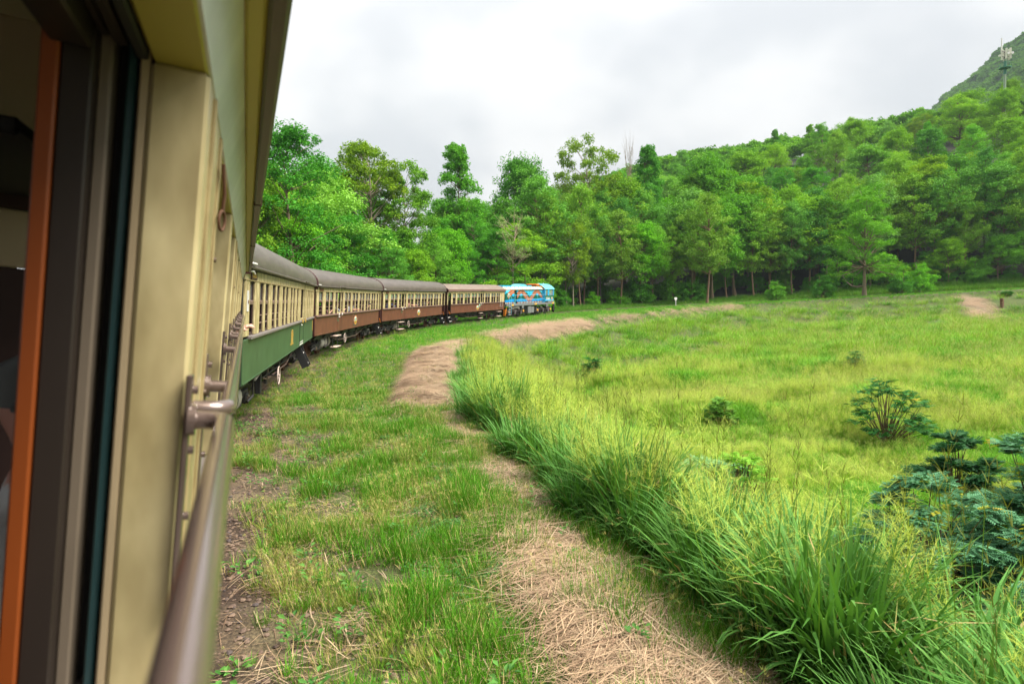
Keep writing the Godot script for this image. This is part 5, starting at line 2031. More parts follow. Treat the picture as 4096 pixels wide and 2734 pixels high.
	for q in pending:
		var r: int = q[1]
		var row: String = ["at the forest edge", "in the second row", "in the third row", "in the fourth row", "at the hill's foot", "low on the hillside", "on the lower hillside", "midway up the hillside", "on the upper hillside", "high on the hillside", "near the hilltop"][r]
		if rad_to_deg(polar(q[4], q[5]).y) < 46.0 and r == 4: row = "at the back of the wood"
		var place := where_word(q[4], q[5])
		var key := "%s%s%s%s" % [place, row, q[8], q[2]]
		var k: int = counts.get(key, 0)
		counts[key] = k + 1
		var label := "%s %s %s %s" % [TINT_WORD[q[8]], KIND_WORD[q[2]], row, place]
		if k > 0: label = "%s %s, %s one %s %s" % [TINT_WORD[q[8]], KIND_WORD[q[2]], ORD[mini(k, 11)], row, place]
		tree(q[2], q[3], spot(q[4], q[5], 0.15), q[6], q[7], q[8], label, "trees of the forest round the bend", q[9])
	# the wood goes on over the hill where single trees no longer show
	rng.seed = 77
	var far := MB.new()
	for i in 24:
		var d := rdir()
		d.y = absf(d.y)
		foliage(far, Vector3(d.x * 3.6, 2.0 + d.y * 3.4, d.z * 3.6), Vector3(1, 0.7, 1) * rng.randf_range(1.2, 1.9), 46, 0.75, Color(0.078, 0.251, 0.017), Color(0.192, 0.433, 0.035), 0.2)
	var where := []
	var tint := PackedColorArray()
	var fm := far.mesh(M.leaf)
	for i in 900:
		var th := deg_to_rad(rng.randf_range(55.0, 150.0))
		var v := rng.randf_range(112.0, 330.0)
		var x := XC - (RAD + v) * cos(th)
		var a := ZC + (RAD + v) * sin(th)
		var az := rad_to_deg(atan2(x, a))
		if az < 4.0 or az > 46.0: continue
		where.append(Transform3D(Basis(Vector3.UP, rng.randf() * TAU).scaled(Vector3.ONE * rng.randf_range(0.9, 1.4)), spot(x, a, -3.0)))
		var k := rng.randf()
		tint.append(Color(0.800, 0.850, 0.900).lerp(Color(1.25, 1.15, 0.9), k))
	scatter("hill_forest", "unbroken forest canopy covering the upper hill behind the separate trees", fm, where, tint)

func mountain() -> void:
	# a steep wooded mountain beyond the hill
	var f := FastNoiseLite.new()
	f.seed = 9; f.frequency = 0.006; f.fractal_octaves = 4
	var high := func(x: float, a: float) -> float:
		var d := Vector2(x - 760.0, (a - 620.0) * 0.8).length()
		return maxf(-20.0, 404.0 - 0.7 * d + f.get_noise_2d(x, a) * 16.0 + f.get_noise_2d(x * 3.0 + 70.0, a * 3.0) * 9.0) + f.get_noise_2d(x * 4.0, a * 4.0) * 7.0
	var m := MB.new()
	m.col = Color(0.084, 0.131, 0.041)
	var stp := 20.0
	for i in 48:
		for j in 46:
			var x := 170.0 + i * stp
			var a := 180.0 + j * stp
			var p := []
			for k in [[0, 0], [1, 0], [1, 1], [0, 1]]:
				var xx: float = x + k[0] * stp
				var aa: float = a + k[1] * stp
				p.append(Vector3(xx, high.call(xx, aa), -aa))
			m.quad(p[0], p[1], p[2], p[3], Vector3.UP)
	tag(part("mountain", m, M.soil, self), "steep forested mountain behind the hill at upper right", "", "", "structure")
	rng.seed = 78
	var crown := MB.new()
	for i in 16:
		var d := rdir()
		d.y = absf(d.y)
		foliage(crown, Vector3(d.x * 3.4, 1.5 + d.y * 3.6, d.z * 3.4), Vector3(1, 0.7, 1) * rng.randf_range(1.3, 2.0), 24, 1.25, Color(0.070, 0.200, 0.026), Color(0.168, 0.348, 0.056), 0.2)
	var cm := crown.mesh(M.leaf)
	var where := []
	var tint := PackedColorArray()
	for i in 16000:
		var x := rng.randf_range(190.0, 760.0)
		var a := rng.randf_range(260.0, 860.0)
		var az := rad_to_deg(atan2(x, a))
		if az < 22.0 or az > 47.0: continue
		var y: float = high.call(x, a)
		if y < land_y(x, a) - 4.0: continue
		if Vector2(x - 760.0, a - 620.0).length() > 760.0: continue
		where.append(Transform3D(Basis(Vector3.UP, rng.randf() * TAU).scaled(Vector3.ONE * rng.randf_range(0.9, 1.7)), Vector3(x, y - 0.5, -a)))
		var k := rng.randf()
		var pale := clampf(f.get_noise_2d(x * 2.0 + 500.0, a * 2.0) * 1.2 + 0.4, 0.0, 1.0)
		tint.append(Color(0.750, 0.850, 0.950).lerp(Color(1.2, 1.1, 1.0), k * 0.6 + pale * 0.4))
	scatter("mountain_forest", "far-off forest clothing the mountainside at upper right", cm, where, tint)

func mast() -> void:
	var at := spot(154.0, 190.0, 0.5)
	var top := 77.0 - at.y
	var o := thing("phone_tower", "slim pale green communications tower with antenna panels on the hilltop", "tower", Transform3D(Basis(Vector3.UP, -0.7), at))
	var m := MB.new()
	m.tube([Vector3(0, 0, 0), Vector3(0, top * 0.6, 0), Vector3(0, top - 4.0, 0)], [0.42, 0.36, 0.30], 14)
	part("pole", m, M.tower_green, o)
	m = MB.new()
	m.disc(Vector3(0, top - 6.6, 0), Vector3(0, 1, 0), 1.6, 0.25, 8)
	for k in 8:
		var an := TAU * k / 8.0
		m.bar(Vector3(cos(an) * 1.5, top - 6.6, sin(an) * 1.5), Vector3(cos(an) * 1.5, top - 5.4, sin(an) * 1.5), 0.05)
	m.ring(Vector3(0, top - 5.4, 0), Vector3(0, 1, 0), 1.5, 0.05, 16, 5)
	part("platform", m, M.tower_deep, o)
	m = MB.new()
	m.tube([Vector3(0, top - 8.5, 0), Vector3(0, top - 4.6, 0)], [0.40, 0.38], 12)
	part("collar", m, M.tower_deep, o)
	for q in [[-0.75, 0.5], [0.25, 0.9], [1.25, 0.3], [0.9, -0.9], [-0.3, -1.0]]:
		m = MB.new()
		m.bx(q[0] - 0.28, q[0] + 0.28, top - 4.2, top - 1.0, -q[1] - 0.12, -q[1] + 0.12, 0.05)
		part("antenna_panel", m, M.panel_cream, o)
	for q in [[-1.3, 0.0], [0.75, 0.75], [1.7, 0.2]]:
		m = MB.new()
		m.disc(Vector3(q[0], top - 2.6, q[1]), Vector3(0.5, 0, 0.85).normalized(), 0.38, 0.4, 14)
		part("dish", m, M.white_paint, o)
	m = MB.new()
	m.tube([Vector3(-0.9, top - 2.0, 0), Vector3(-0.9, top + 2.6, 0)], [0.20, 0.18], 10)
	part("whip_antenna", m, M.white_paint, o)
	m = MB.new()
	for k in 3:
		var an := TAU * k / 3.0
		m.bar(Vector3(0, top - 3.4, 0), Vector3(cos(an) * 1.4, top - 3.4, sin(an) * 1.4), 0.07)
		m.bar(Vector3(0, top - 1.8, 0), Vector3(cos(an) * 1.4, top - 1.8, sin(an) * 1.4), 0.07)
	m.tube([Vector3(0, top - 4.0, 0), Vector3(0, top - 1.0, 0)], [0.2, 0.16], 10)
	part("head_frame", m, M.black, o)

# ---------------------------------------------------------------- grasses
# one bent blade: ribbon from p, starting upright-ish towards dir, drooping by its length
func blade(m: MB, p: Vector3, dir: Vector3, l: float, w: float, droop: float, segs: int, ca: Color, cb: Color) -> void:
	var side := dir.cross(Vector3.UP)
	if side.length() < 0.05: side = Vector3(1, 0, 0)
	side = side.normalized().rotated(Vector3.UP, rng.randf_range(-0.7, 0.7))
	var d := dir.normalized()
	var stp := l / segs
	var q := p
	var hw := w * 0.5
	for i in segs:
		var t1 := float(i + 1) / segs
		var nx := q + d * stp
		var w1 := hw * (1.0 - pow(t1, 2.2))
		var w0 := hw * (1.0 - pow(float(i) / segs, 2.2)) if i > 0 else hw * 0.7
		var c0 := ca.lerp(cb, float(i) / segs)
		var c1 := ca.lerp(cb, t1)
		if i == segs - 1:
			m.tri3(q - side * w0, q + side * w0, nx, c0, c0, c1)
		else:
			m.tri3(q - side * w0, q + side * w0, nx + side * w1, c0, c0, c1)
			m.tri3(q - side * w0, nx + side * w1, nx - side * w1, c0, c1, c1)
		q = nx
		d = (d - Vector3(0, droop / segs, 0) + rdir() * 0.03).normalized()

func tuft(sd: int, n: int, l0: float, l1: float, w: float, spread: float, lean: float, droop: float, ca: Color, cb: Color, dry: float, stalks := 0) -> Mesh:
	rng.seed = sd
	var m := MB.new()
	for i in n:
		var a := rng.randf() * TAU
		var r := sqrt(rng.randf()) * spread
		var dir := Vector3(cos(a) * lean * rng.randf_range(0.2, 1.0), 1.0, sin(a) * lean * rng.randf_range(0.2, 1.0))
		dir = dir.rotated(Vector3.UP, rng.randf_range(-0.6, 0.6))
		var k := rng.randf()
		var c0 := ca.lerp(cb, k * 0.4)
		var c1 := ca.lerp(cb, 0.3 + k * 0.7)
		if rng.randf() < dry:
			c0 = Color(0.42, 0.32, 0.13); c1 = Color(0.52, 0.42, 0.18)
		blade(m, Vector3(cos(a) * r, -0.02, sin(a) * r), dir, rng.randf_range(l0, l1), w * rng.randf_range(0.7, 1.2), droop * rng.randf_range(0.4, 1.3), 3 if w < 0.012 else 5, c0, c1)
	for i in stalks:
		var a := rng.randf() * TAU
		var r := sqrt(rng.randf()) * spread
		var base := Vector3(cos(a) * r, 0, sin(a) * r)
		var dir := Vector3(cos(a) * 0.35, 1.0, sin(a) * 0.35).rotated(Vector3.UP, rng.randf())
		var l := l1 * rng.randf_range(0.95, 1.45)
		var c := Color(0.42, 0.36, 0.12).lerp(Color(0.28, 0.34, 0.08), rng.randf())
		blade(m, base, dir, l, 0.004 + w * 0.15, 0.25, 3, Color(0.20, 0.26, 0.06), c)
		var tip := base + dir.normalized() * l * 0.93
		for j in 4:
			blade(m, tip, (dir + rdir() * 0.9).normalized(), l * 0.16, 0.004 + w * 0.12, 0.2, 2, c, c)
	return m.mesh(M.blade)

# open feathery seed heads on tall thin stems
func panicles(sd: int, n: int, h0: float, h1: float, spread: float, closed: bool, c: Color, cs: Color) -> Mesh:
	rng.seed = sd
	var m := MB.new()
	for i in n:
		var a := rng.randf() * TAU
		var r := sqrt(rng.randf()) * spread
		var base := Vector3(cos(a) * r, 0, sin(a) * r)
		var dir := Vector3(cos(a) * 0.28 * rng.randf(), 1.0, sin(a) * 0.28 * rng.randf()).normalized()
		var h := rng.randf_range(h0, h1)
		blade(m, base, dir, h, 0.006, 0.10, 3, cs, cs)
		var whorls := 7
		for k in whorls:
			var t := 0.66 + 0.33 * k / (whorls - 1.0)
			var p := base + dir * h * t - Vector3(0, 0.05 * t * t, 0)
			for j in (3 if closed else 6):
				var out := rdir()
				out.y = absf(out.y) * (1.6 if closed else 0.5) + (0.9 if closed else 0.15)
				out = out.normalized()
				var l := lerpf(0.22, 0.08, float(k) / whorls) * rng.randf_range(0.7, 1.2) * (0.75 if closed else 1.0)
				blade(m, p, out, l, 0.006 if closed else 0.0032, 0.35, 2, c, c * 1.15)
				if not closed:
					for e in 2:
						var q := p + out * l * rng.randf_range(0.35, 0.8)
						blade(m, q, (out + rdir() * 0.8).normalized(), l * 0.45, 0.0028, 0.3, 2, c, c * 1.1)
	return m.mesh(M.blade)

func straw_heap(sd: int, n: int, wide: float) -> Mesh:
	rng.seed = sd
	var m := MB.new()
	for i in n:
		var p := Vector3(rng.randf_range(-wide, wide), rng.randf_range(0.0, 0.07), rng.randf_range(-wide, wide))
		var dir := Vector3(1.0, rng.randf_range(-0.10, 0.16), rng.randfn(0.0, 0.42)).normalized()
		if rng.randf() < 0.2: dir = Vector3(dir.z, dir.y, dir.x).normalized()
		if rng.randf() < 0.5: dir = -dir
		var c := Color(0.42, 0.30, 0.185).lerp(Color(0.20, 0.125, 0.075), pow(rng.randf(), 1.4))
		if rng.randf() < 0.12: c = Color(0.44, 0.34, 0.22)
		blade(m, p, dir, rng.randf_range(0.12, 0.46), rng.randf_range(0.004, 0.009), 0.18, 3, c, c * 0.95)
	return m.mesh(M.dry)

func weed(sd: int, n: int, l: float, tall: float) -> Mesh:
	rng.seed = sd
	var m := MB.new()
	for i in n:
		var a := TAU * i / n * 2.6 + rng.randf()
		var y := tall * rng.randf()
		var d := Vector3(cos(a), rng.randf_range(0.1, 0.6), sin(a)).normalized()
		var c := Color(0.045, 0.150, 0.030).lerp(Color(0.11, 0.26, 0.05), rng.randf())
		var p := Vector3(cos(a) * 0.02, y, sin(a) * 0.02)
		var nor := (Vector3.UP + d * 0.3 + rdir() * 0.3).normalized()
		leaf(m, p + d * 0.03, d, nor, l * rng.randf_range(0.7, 1.2), l * 0.55, c)
	return m.mesh(M.blade)

func pebble(sd: int) -> Mesh:
	rng.seed = sd
	var m := MB.new()
	var pts := []
	for k in 3:
		var row := []
		for j in 6:
			var a := TAU * j / 6.0
			var y: float = [-0.5, 0.12, 0.6][k]
			var r: float = [0.75, 1.0, 0.55][k]
			row.append(Vector3(cos(a) * r, y * 0.7, sin(a) * r * 0.8) * rng.randf_range(0.75, 1.2))
		pts.append(row)
	for k in 2:
		for j in 6:
			var a: Vector3 = pts[k][j]; var b: Vector3 = pts[k][(j + 1) % 6]
			var c: Vector3 = pts[k + 1][(j + 1) % 6]; var d: Vector3 = pts[k + 1][j]
			m.quad(a, b, c, d, a + c)
	for j in range(1, 5):
		m.trin(pts[2][0], pts[2][j], pts[2][j + 1], Vector3.UP, Vector3.UP, Vector3.UP)
	return m.mesh(M.dry)

func seen(x: float, a: float) -> bool:   # ahead of the camera, with room to step aside
	var az := rad_to_deg(atan2(x, a))
	return a > 1.2 and az > -42.0 and az < 50.0

func yaw_basis(s: float, flat := 1.0, nor := Vector3.UP) -> Basis:
	var b := Basis(Vector3.UP, rng.randf() * TAU).scaled(Vector3(s, s * flat, s))
	if nor != Vector3.UP:
		b = Basis(Quaternion(Vector3.UP, nor)) * b
	return b

func slope_at(x: float, a: float) -> Vector3:
	var e := 0.4
	return Vector3(land_y(x - e, a) - land_y(x + e, a), 2.0 * e, -(land_y(x, a - e) - land_y(x, a + e))).normalized()

func spread(count: int, sd: int, th0: float, th1: float, u0: float, u1: float, fn: Callable) -> void:
	rng.seed = sd
	for i in count:
		var th := deg_to_rad(rng.randf_range(th0, th1))
		var u := rng.randf_range(u0, u1)
		var r := RAD - u
		var x := XC - r * cos(th)
		var a := ZC + r * sin(th)
		if seen(x, a): fn.call(x, a, u, th)

func lawn() -> void:
	var g0 := Color(0.072, 0.181, 0.011)
	var g1 := Color(0.153, 0.350, 0.021)
	var kindsg := [
		tuft(1, 22, 0.10, 0.24, 0.0055, 0.09, 0.7, 0.5, g0, g1, 0.10),
		tuft(2, 20, 0.14, 0.32, 0.006, 0.08, 0.6, 0.6, Color(0.056, 0.181, 0.010), Color(0.118, 0.344, 0.020), 0.05),
		tuft(3, 18, 0.12, 0.26, 0.006, 0.10, 0.9, 0.7, Color(0.144, 0.205, 0.021), Color(0.297, 0.375, 0.043), 0.25, 4),
		tuft(4, 16, 0.10, 0.22, 0.006, 0.10, 1.1, 0.5, Color(0.260, 0.200, 0.090), Color(0.420, 0.330, 0.150), 0.8),
		tuft(5, 18, 0.10, 0.30, 0.011, 0.08, 0.8, 0.9, Color(0.062, 0.199, 0.014), Color(0.138, 0.363, 0.028), 0.06)]
	var where := [[], [], [], [], []]
	var tint := [PackedColorArray(), PackedColorArray(), PackedColorArray(), PackedColorArray(), PackedColorArray()]
	var place := func(x: float, a: float, u: float, th: float) -> void:
		var e := edge_at(th)
		if u > e + 1.2 or u < -3.2: return
		var dist := Vector2(x, a).length()
		var keep := clampf(pow(11.0 / maxf(dist, 4.0), 1.25), 0.02 if dist < 60.0 else 0.16, 1.0)
		if rng.randf() > keep: return
		var n1 := noise.get_noise_2d(x * 5.0, a * 5.0)
		var n2 := fine.get_noise_2d(x * 0.9 + 30.0, a * 0.9)
		var dens := smoothstep(1.2, 3.5, u + n1 * 2.2 + n2 * 1.0)
		dens *= clampf(0.90 + n2 * 0.7 + n1 * 0.4, 0.2, 1.0)
		if u < 0.9: dens = 0.10 + maxf(0.0, n1) * 0.5
		if u < -1.2: dens = 0.5
		if dist > 16.0: dens = maxf(dens, 0.35 + 0.5 * smoothstep(0.8, 1.6, u))
		dens *= 1.0 - 0.72 * strawed(u, th, x, a)
		if rng.randf() > dens: return
		var k := 0
		var q := rng.randf()
		var dryness := clampf(0.13 + n1 * 0.7 + 0.25 * smoothstep(3.0, 1.2, u) + fine.get_noise_2d(x * 0.35, a * 0.35 + 9.0) * 0.5, 0.0, 0.8)
		if dist > 45.0: dryness *= 0.2
		if q < dryness * 0.35: k = 3
		elif q < dryness * 0.9: k = 2
		elif q < 0.70: k = 1 if n2 > 0.0 else 0
		elif q < 0.85: k = 4
		var s := rng.randf_range(0.42, 0.95) * (1.0 + clampf((dist - 12.0) / 40.0, 0.0, 1.6)) * (0.7 + 0.5 * clampf(n2 + 0.5, 0.0, 1.0))
		var flat := 1.0 if dist < 14.0 else 0.8
		where[k].append(Transform3D(yaw_basis(s, flat), spot(x, a)))
		var t := rng.randf_range(0.8, 1.2)
		var c := Color(t, t, t)
		if dist > 30.0: c = Color(t * 0.85, t * 1.2, t * 0.7)
		tint[k].append(c)
	spread(42000, 201, -27.0, -14.0, -0.5, 6.8, place)
	spread(9000, 206, -33.0, -27.0, -0.5, 6.0, place)
	spread(46000, 202, -15.0, 15.0, -0.8, 9.0, place)
	spread(52000, 203, 15.0, 62.0, -3.0, 14.5, place)
	spread(60000, 204, 60.0, 118.0, -3.0, 11.0, place)
	var names := ["grass", "lush_grass", "seeding_grass", "dry_grass", "broad_grass"]
	var labels := ["short mixed grass covering the bank beside the track", "lush fresh green grass on the bank", "grass with straw-coloured seed stalks on the bank", "withered straw-coloured grass between the green", "broad-bladed grass tufts scattered over the bank"]
	for k in 5: scatter(names[k], labels[k], kindsg[k], where[k], tint[k])
	# gravel along the sleepers' end
	var wg := [[], []]
	var tg := [PackedColorArray(), PackedColorArray()]
	var stones := func(x: float, a: float, u: float, th: float) -> void:
		var dist := Vector2(x, a).length()
		if rng.randf() > pow(6.0 / maxf(dist, 4.0), 1.1): return
		var n1 := noise.get_noise_2d(x * 5.0 + 7.0, a * 5.0)
		if rng.randf() > smoothstep(3.3, 1.0, u + n1 * 1.6) * 0.9 + 0.05: return
		var k := rng.randi() % 2
		var s := 0.012 + 0.024 * pow(rng.randf(), 2.0)
		wg[k].append(Transform3D(yaw_basis(s), spot(x, a, -s * 0.2)))
		tg[k].append(Color(0.110, 0.072, 0.052).lerp(Color(0.190, 0.130, 0.090) if rng.randf() < 0.6 else Color(0.070, 0.055, 0.052), rng.randf()))
	spread(34000, 211, -28.0, -10.0, -0.3, 4.2, stones)
	for k in 2: scatter("gravel", "brown ballast stones strewn along the track side", pebble(30 + k), wg[k], tg[k])
	# cut straw lying in mats and thin wisps
	var ws := [[], []]
	var ts := [PackedColorArray(), PackedColorArray()]
	var straws := [straw_heap(41, 90, 0.30), straw_heap(42, 14, 0.22)]
	var heap := func(x: float, a: float, u: float, th: float) -> void:
		var dist := Vector2(x, a).length()
		var w := strawed(u, th, x, a)
		var k := 0
		if rng.randf() > w:
			k = 1
			if dist > 16.0 or rng.randf() > 0.06 + maxf(0.0, noise.get_noise_2d(x * 5.0, a * 5.0 + 60.0)) * 0.55 or u > edge_at(th): return
		elif rng.randf() > clampf(18.0 / dist, 0.2, 1.0): return
		var s := rng.randf_range(0.7, 1.2) * (1.0 + clampf((dist - 12.0) / 30.0, 0.0, 1.4))
		var b := Basis(Quaternion(Vector3.UP, slope_at(x, a))) * Basis(Vector3.UP, -th + rng.randfn(0.25, 0.45)).scaled(Vector3(s, s, s))
		if k == 1: b = yaw_basis(s)
		ws[k].append(Transform3D(b, spot(x, a, -0.005)))
		var t := rng.randf_range(0.75, 1.15)
		ts[k].append(Color(t, t * 0.97, t * 0.94))
	spread(14000, 221, -28.0, -13.0, 0.0, 6.6, heap)
	spread(30000, 222, -16.0, 0.0, 3.5, 7.6, heap)
	spread(24000, 223, 0.0, 62.0, 6.5, 15.0, heap)
	spread(16000, 224, 58.0, 112.0, 8.0, 46.0, heap)
	scatter("straw_mat", "pale cut straw matted along the lip of the bank", straws[0], ws[0], ts[0])
	scatter("loose_straw", "thin wisps of dry straw lying among the grass", straws[1], ws[1], ts[1])
	# broad-leaved weeds and creeping clover
	var ww := [[], [], []]
	var tw := [PackedColorArray(), PackedColorArray(), PackedColorArray()]
	var weeds := [weed(51, 12, 0.07, 0.05), weed(52, 22, 0.06, 0.16), weed(53, 16, 0.035, 0.03)]
	var sow := func(x: float, a: float, u: float, th: float) -> void:
		var dist := Vector2(x, a).length()
		if dist > 17.0 or u > edge_at(th) + 0.1: return
		var n1 := noise.get_noise_2d(x * 4.0 + 200.0, a * 4.0)
		var k := 0
		if u > 3.0 and n1 > -0.05 and rng.randf() < 0.9: k = 2
		elif rng.randf() < 0.025 + 0.10 * maxf(0.0, n1): k = rng.randi() % 2
		else: return
		ww[k].append(Transform3D(yaw_basis(rng.randf_range(0.7, 1.3)), spot(x, a)))
		var t := rng.randf_range(0.8, 1.25)
		tw[k].append(Color(t, t, t * (1.3 if k == 2 else 1.0)))
	spread(16000, 231, -28.0, -13.0, 0.2, 5.6, sow)
	for k in 3: scatter(["weeds", "bushy_weeds", "clover"][k], ["low broad-leaved weeds dotted over the bank", "bushier leafy weeds on the bank", "bluish green clover creeping along the outer bank"][k], weeds[k], ww[k], tw[k])

func field() -> void:
	# tall grass on the slope right below the lip: broad arching leaves
	var gg := [
		tuft(61, 95, 0.60, 1.30, 0.042, 0.25, 0.42, 1.70, Color(0.040, 0.150, 0.016), Color(0.155, 0.360, 0.080), 0.02),
		tuft(62, 90, 0.55, 1.15, 0.036, 0.23, 0.48, 2.0, Color(0.045, 0.160, 0.016), Color(0.170, 0.370, 0.090), 0.03),
		tuft(63, 70, 0.60, 1.10, 0.017, 0.30, 0.6, 1.1, Color(0.062, 0.199, 0.015), Color(0.170, 0.398, 0.038), 0.05)]
	var plume := panicles(71, 5, 1.35, 2.0, 0.35, true, Color(0.143, 0.179, 0.034), Color(0.114, 0.225, 0.026))
	var mist := panicles(72, 10, 0.9, 1.5, 0.45, false, Color(0.39, 0.48, 0.075), Color(0.228, 0.398, 0.038))
	var mist2 := panicles(73, 9, 0.8, 1.35, 0.5, false, Color(0.32, 0.46, 0.07), Color(0.194, 0.384, 0.030))
	var body0 := tuft(64, 46, 0.45, 0.95, 0.013, 0.34, 0.75, 0.9, Color(0.133, 0.281, 0.013), Color(0.284, 0.542, 0.027), 0.05, 5)
	var body1 := tuft(65, 44, 0.40, 0.85, 0.015, 0.34, 0.85, 1.1, Color(0.114, 0.274, 0.013), Color(0.260, 0.520, 0.031), 0.04, 3)
	var body2 := tuft(66, 60, 0.40, 0.80, 0.016, 0.30, 1.0, 1.3, Color(0.066, 0.207, 0.013), Color(0.170, 0.416, 0.027), 0.03)
	var meshes := [gg[0], gg[1], gg[2], plume, mist, mist2, body0, body1, body2]
	var where := []
	var tint := []
	for k in meshes.size():
		where.append([]); tint.append(PackedColorArray())
	var put_one := func(k: int, x: float, a: float, s: float, flat: float) -> void:
		where[k].append(Transform3D(yaw_basis(s, flat), spot(x, a, 0.02)))
		var t := rng.randf_range(0.85, 1.15)
		tint[k].append(Color(t * rng.randf_range(0.95, 1.08), t, t * rng.randf_range(0.9, 1.1)))
	# the dark band right below the lip
	var band := func(x: float, a: float, u: float, th: float) -> void:
		var w := u - edge_at(th)
		var n1 := noise.get_noise_2d(x * 4.0 + 300.0, a * 4.0)
		var deg := rad_to_deg(th)
		var gap := lookup(deg, [[-40, 0.35], [-17, 0.25], [-12, 0.1], [0, 0.4], [20, 0.5]])
		if w < gap + n1 * 0.3 or w > 3.0: return
		var inner := smoothstep(1.9, 0.9, w)
		if rng.randf() > 0.12 + 0.88 * inner: return
		if deg > -3.0 and w < 2.0: return
		if n1 < -0.28 and w < 1.0: return
		var k := 0 if rng.randf() < 0.55 else 1
		if w > 1.4 and rng.randf() < 0.7: k = 2
		var s := rng.randf_range(0.62, 1.0) * (0.85 + 0.4 * clampf(n1 + 0.3, 0.0, 1.0))
		if w < 0.6: s *= 0.7
		s *= lookup(deg, [[-180, 1.1], [-18, 1.1], [-12, 0.8], [0, 0.6], [90, 0.6]])
		put_one.call(k, x, a, s, 1.0)
		if w > 0.45 and rng.randf() < 0.30: put_one.call(3, x, a, s * rng.randf_range(0.9, 1.1), 1.0)
		if w > 0.8 and rng.randf() < 0.45: put_one.call(4 if rng.randf() < 0.6 else 5, x, a, s * rng.randf_range(0.95, 1.25), 1.0)
	spread(1900, 301, -30.0, -10.0, 4.0, 9.5, band)
	spread(1500, 302, -10.0, 24.0, 6.0, 15.0, band)
	# the bowl: yellow-green grass with feathery heads, darker in hollows
	var open := func(x: float, a: float, u: float, th: float) -> void:
		var w := u - edge_at(th)
		if w < (1.0 if th < 0.0 else 2.4): return
		var dist := Vector2(x, a).length()
		if rng.randf() > clampf(pow(17.0 / maxf(dist, 9.0), 1.15), 0.10, 1.0): return
		if strawed(u, th, x, a) > 0.35: return
		var n1 := noise.get_noise_2d(x * 1.6 + 300.0, a * 1.6)
		var n2 := noise.get_noise_2d(x * 0.55 - 90.0, a * 0.55)
		var q := rng.randf()
		var k := 6
		if n1 < -0.20 or (n2 < -0.18 and q < 0.6): k = 8
		elif n1 < -0.02: k = 7
		var s := rng.randf_range(0.75, 1.15) * (1.0 + clampf((dist - 22.0) / 60.0, 0.0, 0.9)) * lerpf(1.0, 0.62, smoothstep(3.5, 6.0, w) * smoothstep(34.0, 20.0, dist))
		put_one.call(k, x, a, s, 0.75 if k < 8 else 0.9)
		if dist < 45.0 and k != 8 and rng.randf() < (0.5 if dist < 16.0 else 0.38): put_one.call(4 if n2 > -0.1 else 5, x, a, s * rng.randf_range(0.6, 0.9), 0.9)
	spread(30000, 311, -36.0, 0.0, 5.0, 34.0, open)
	spread(26000, 312, -60.0, 20.0, 20.0, 66.0, open)
	spread(30000, 313, 0.0, 118.0, 8.0, 60.0, open)
	var names := ["tall_grass", "tall_grass", "reedy_grass", "plume_grass", "feather_grass", "feather_grass", "field_grass", "field_grass", "lodged_grass"]
	var labels := ["tall dark green grass with arching leaves below the lip of the bank", "tall dark green grass with arching leaves below the lip of the bank", "lighter tall grass further down the slope", "dark upright seed plumes above the tall grass", "hazy yellowish seed heads over the field", "hazy greenish seed heads over the field", "yellow-green grass filling the bowl inside the bend", "mid green grass filling the bowl inside the bend", "darker flattened grass in the hollows of the field"]
	for k in meshes.size(): scatter(names[k], labels[k], meshes[k], where[k], tint[k])
	# rank grass along the forest edge beyond the rails
	var we := []
	var te := PackedColorArray()
	var edge := func(x: float, a: float, u: float, th: float) -> void:
		var v := -u
		var deg := rad_to_deg(th)
		if v < 3.6 or v > 8.6: return
		var k := 0.75 + 0.5 * smoothstep(70.0, 100.0, deg)
		we.append(Transform3D(yaw_basis(rng.randf_range(0.9, 1.7) * k), spot(x, a)))
		var t := rng.randf_range(0.6, 1.1)
		te.append(Color(t, t, t) if deg < 75.0 else Color(t * 1.25, t * 1.15, t * 1.2))
	spread(5200, 321, 18.0, 125.0, -8.6, -3.6, edge)
	scatter("edge_grass", "rank dark grass along the foot of the forest", gg[2], we, te)

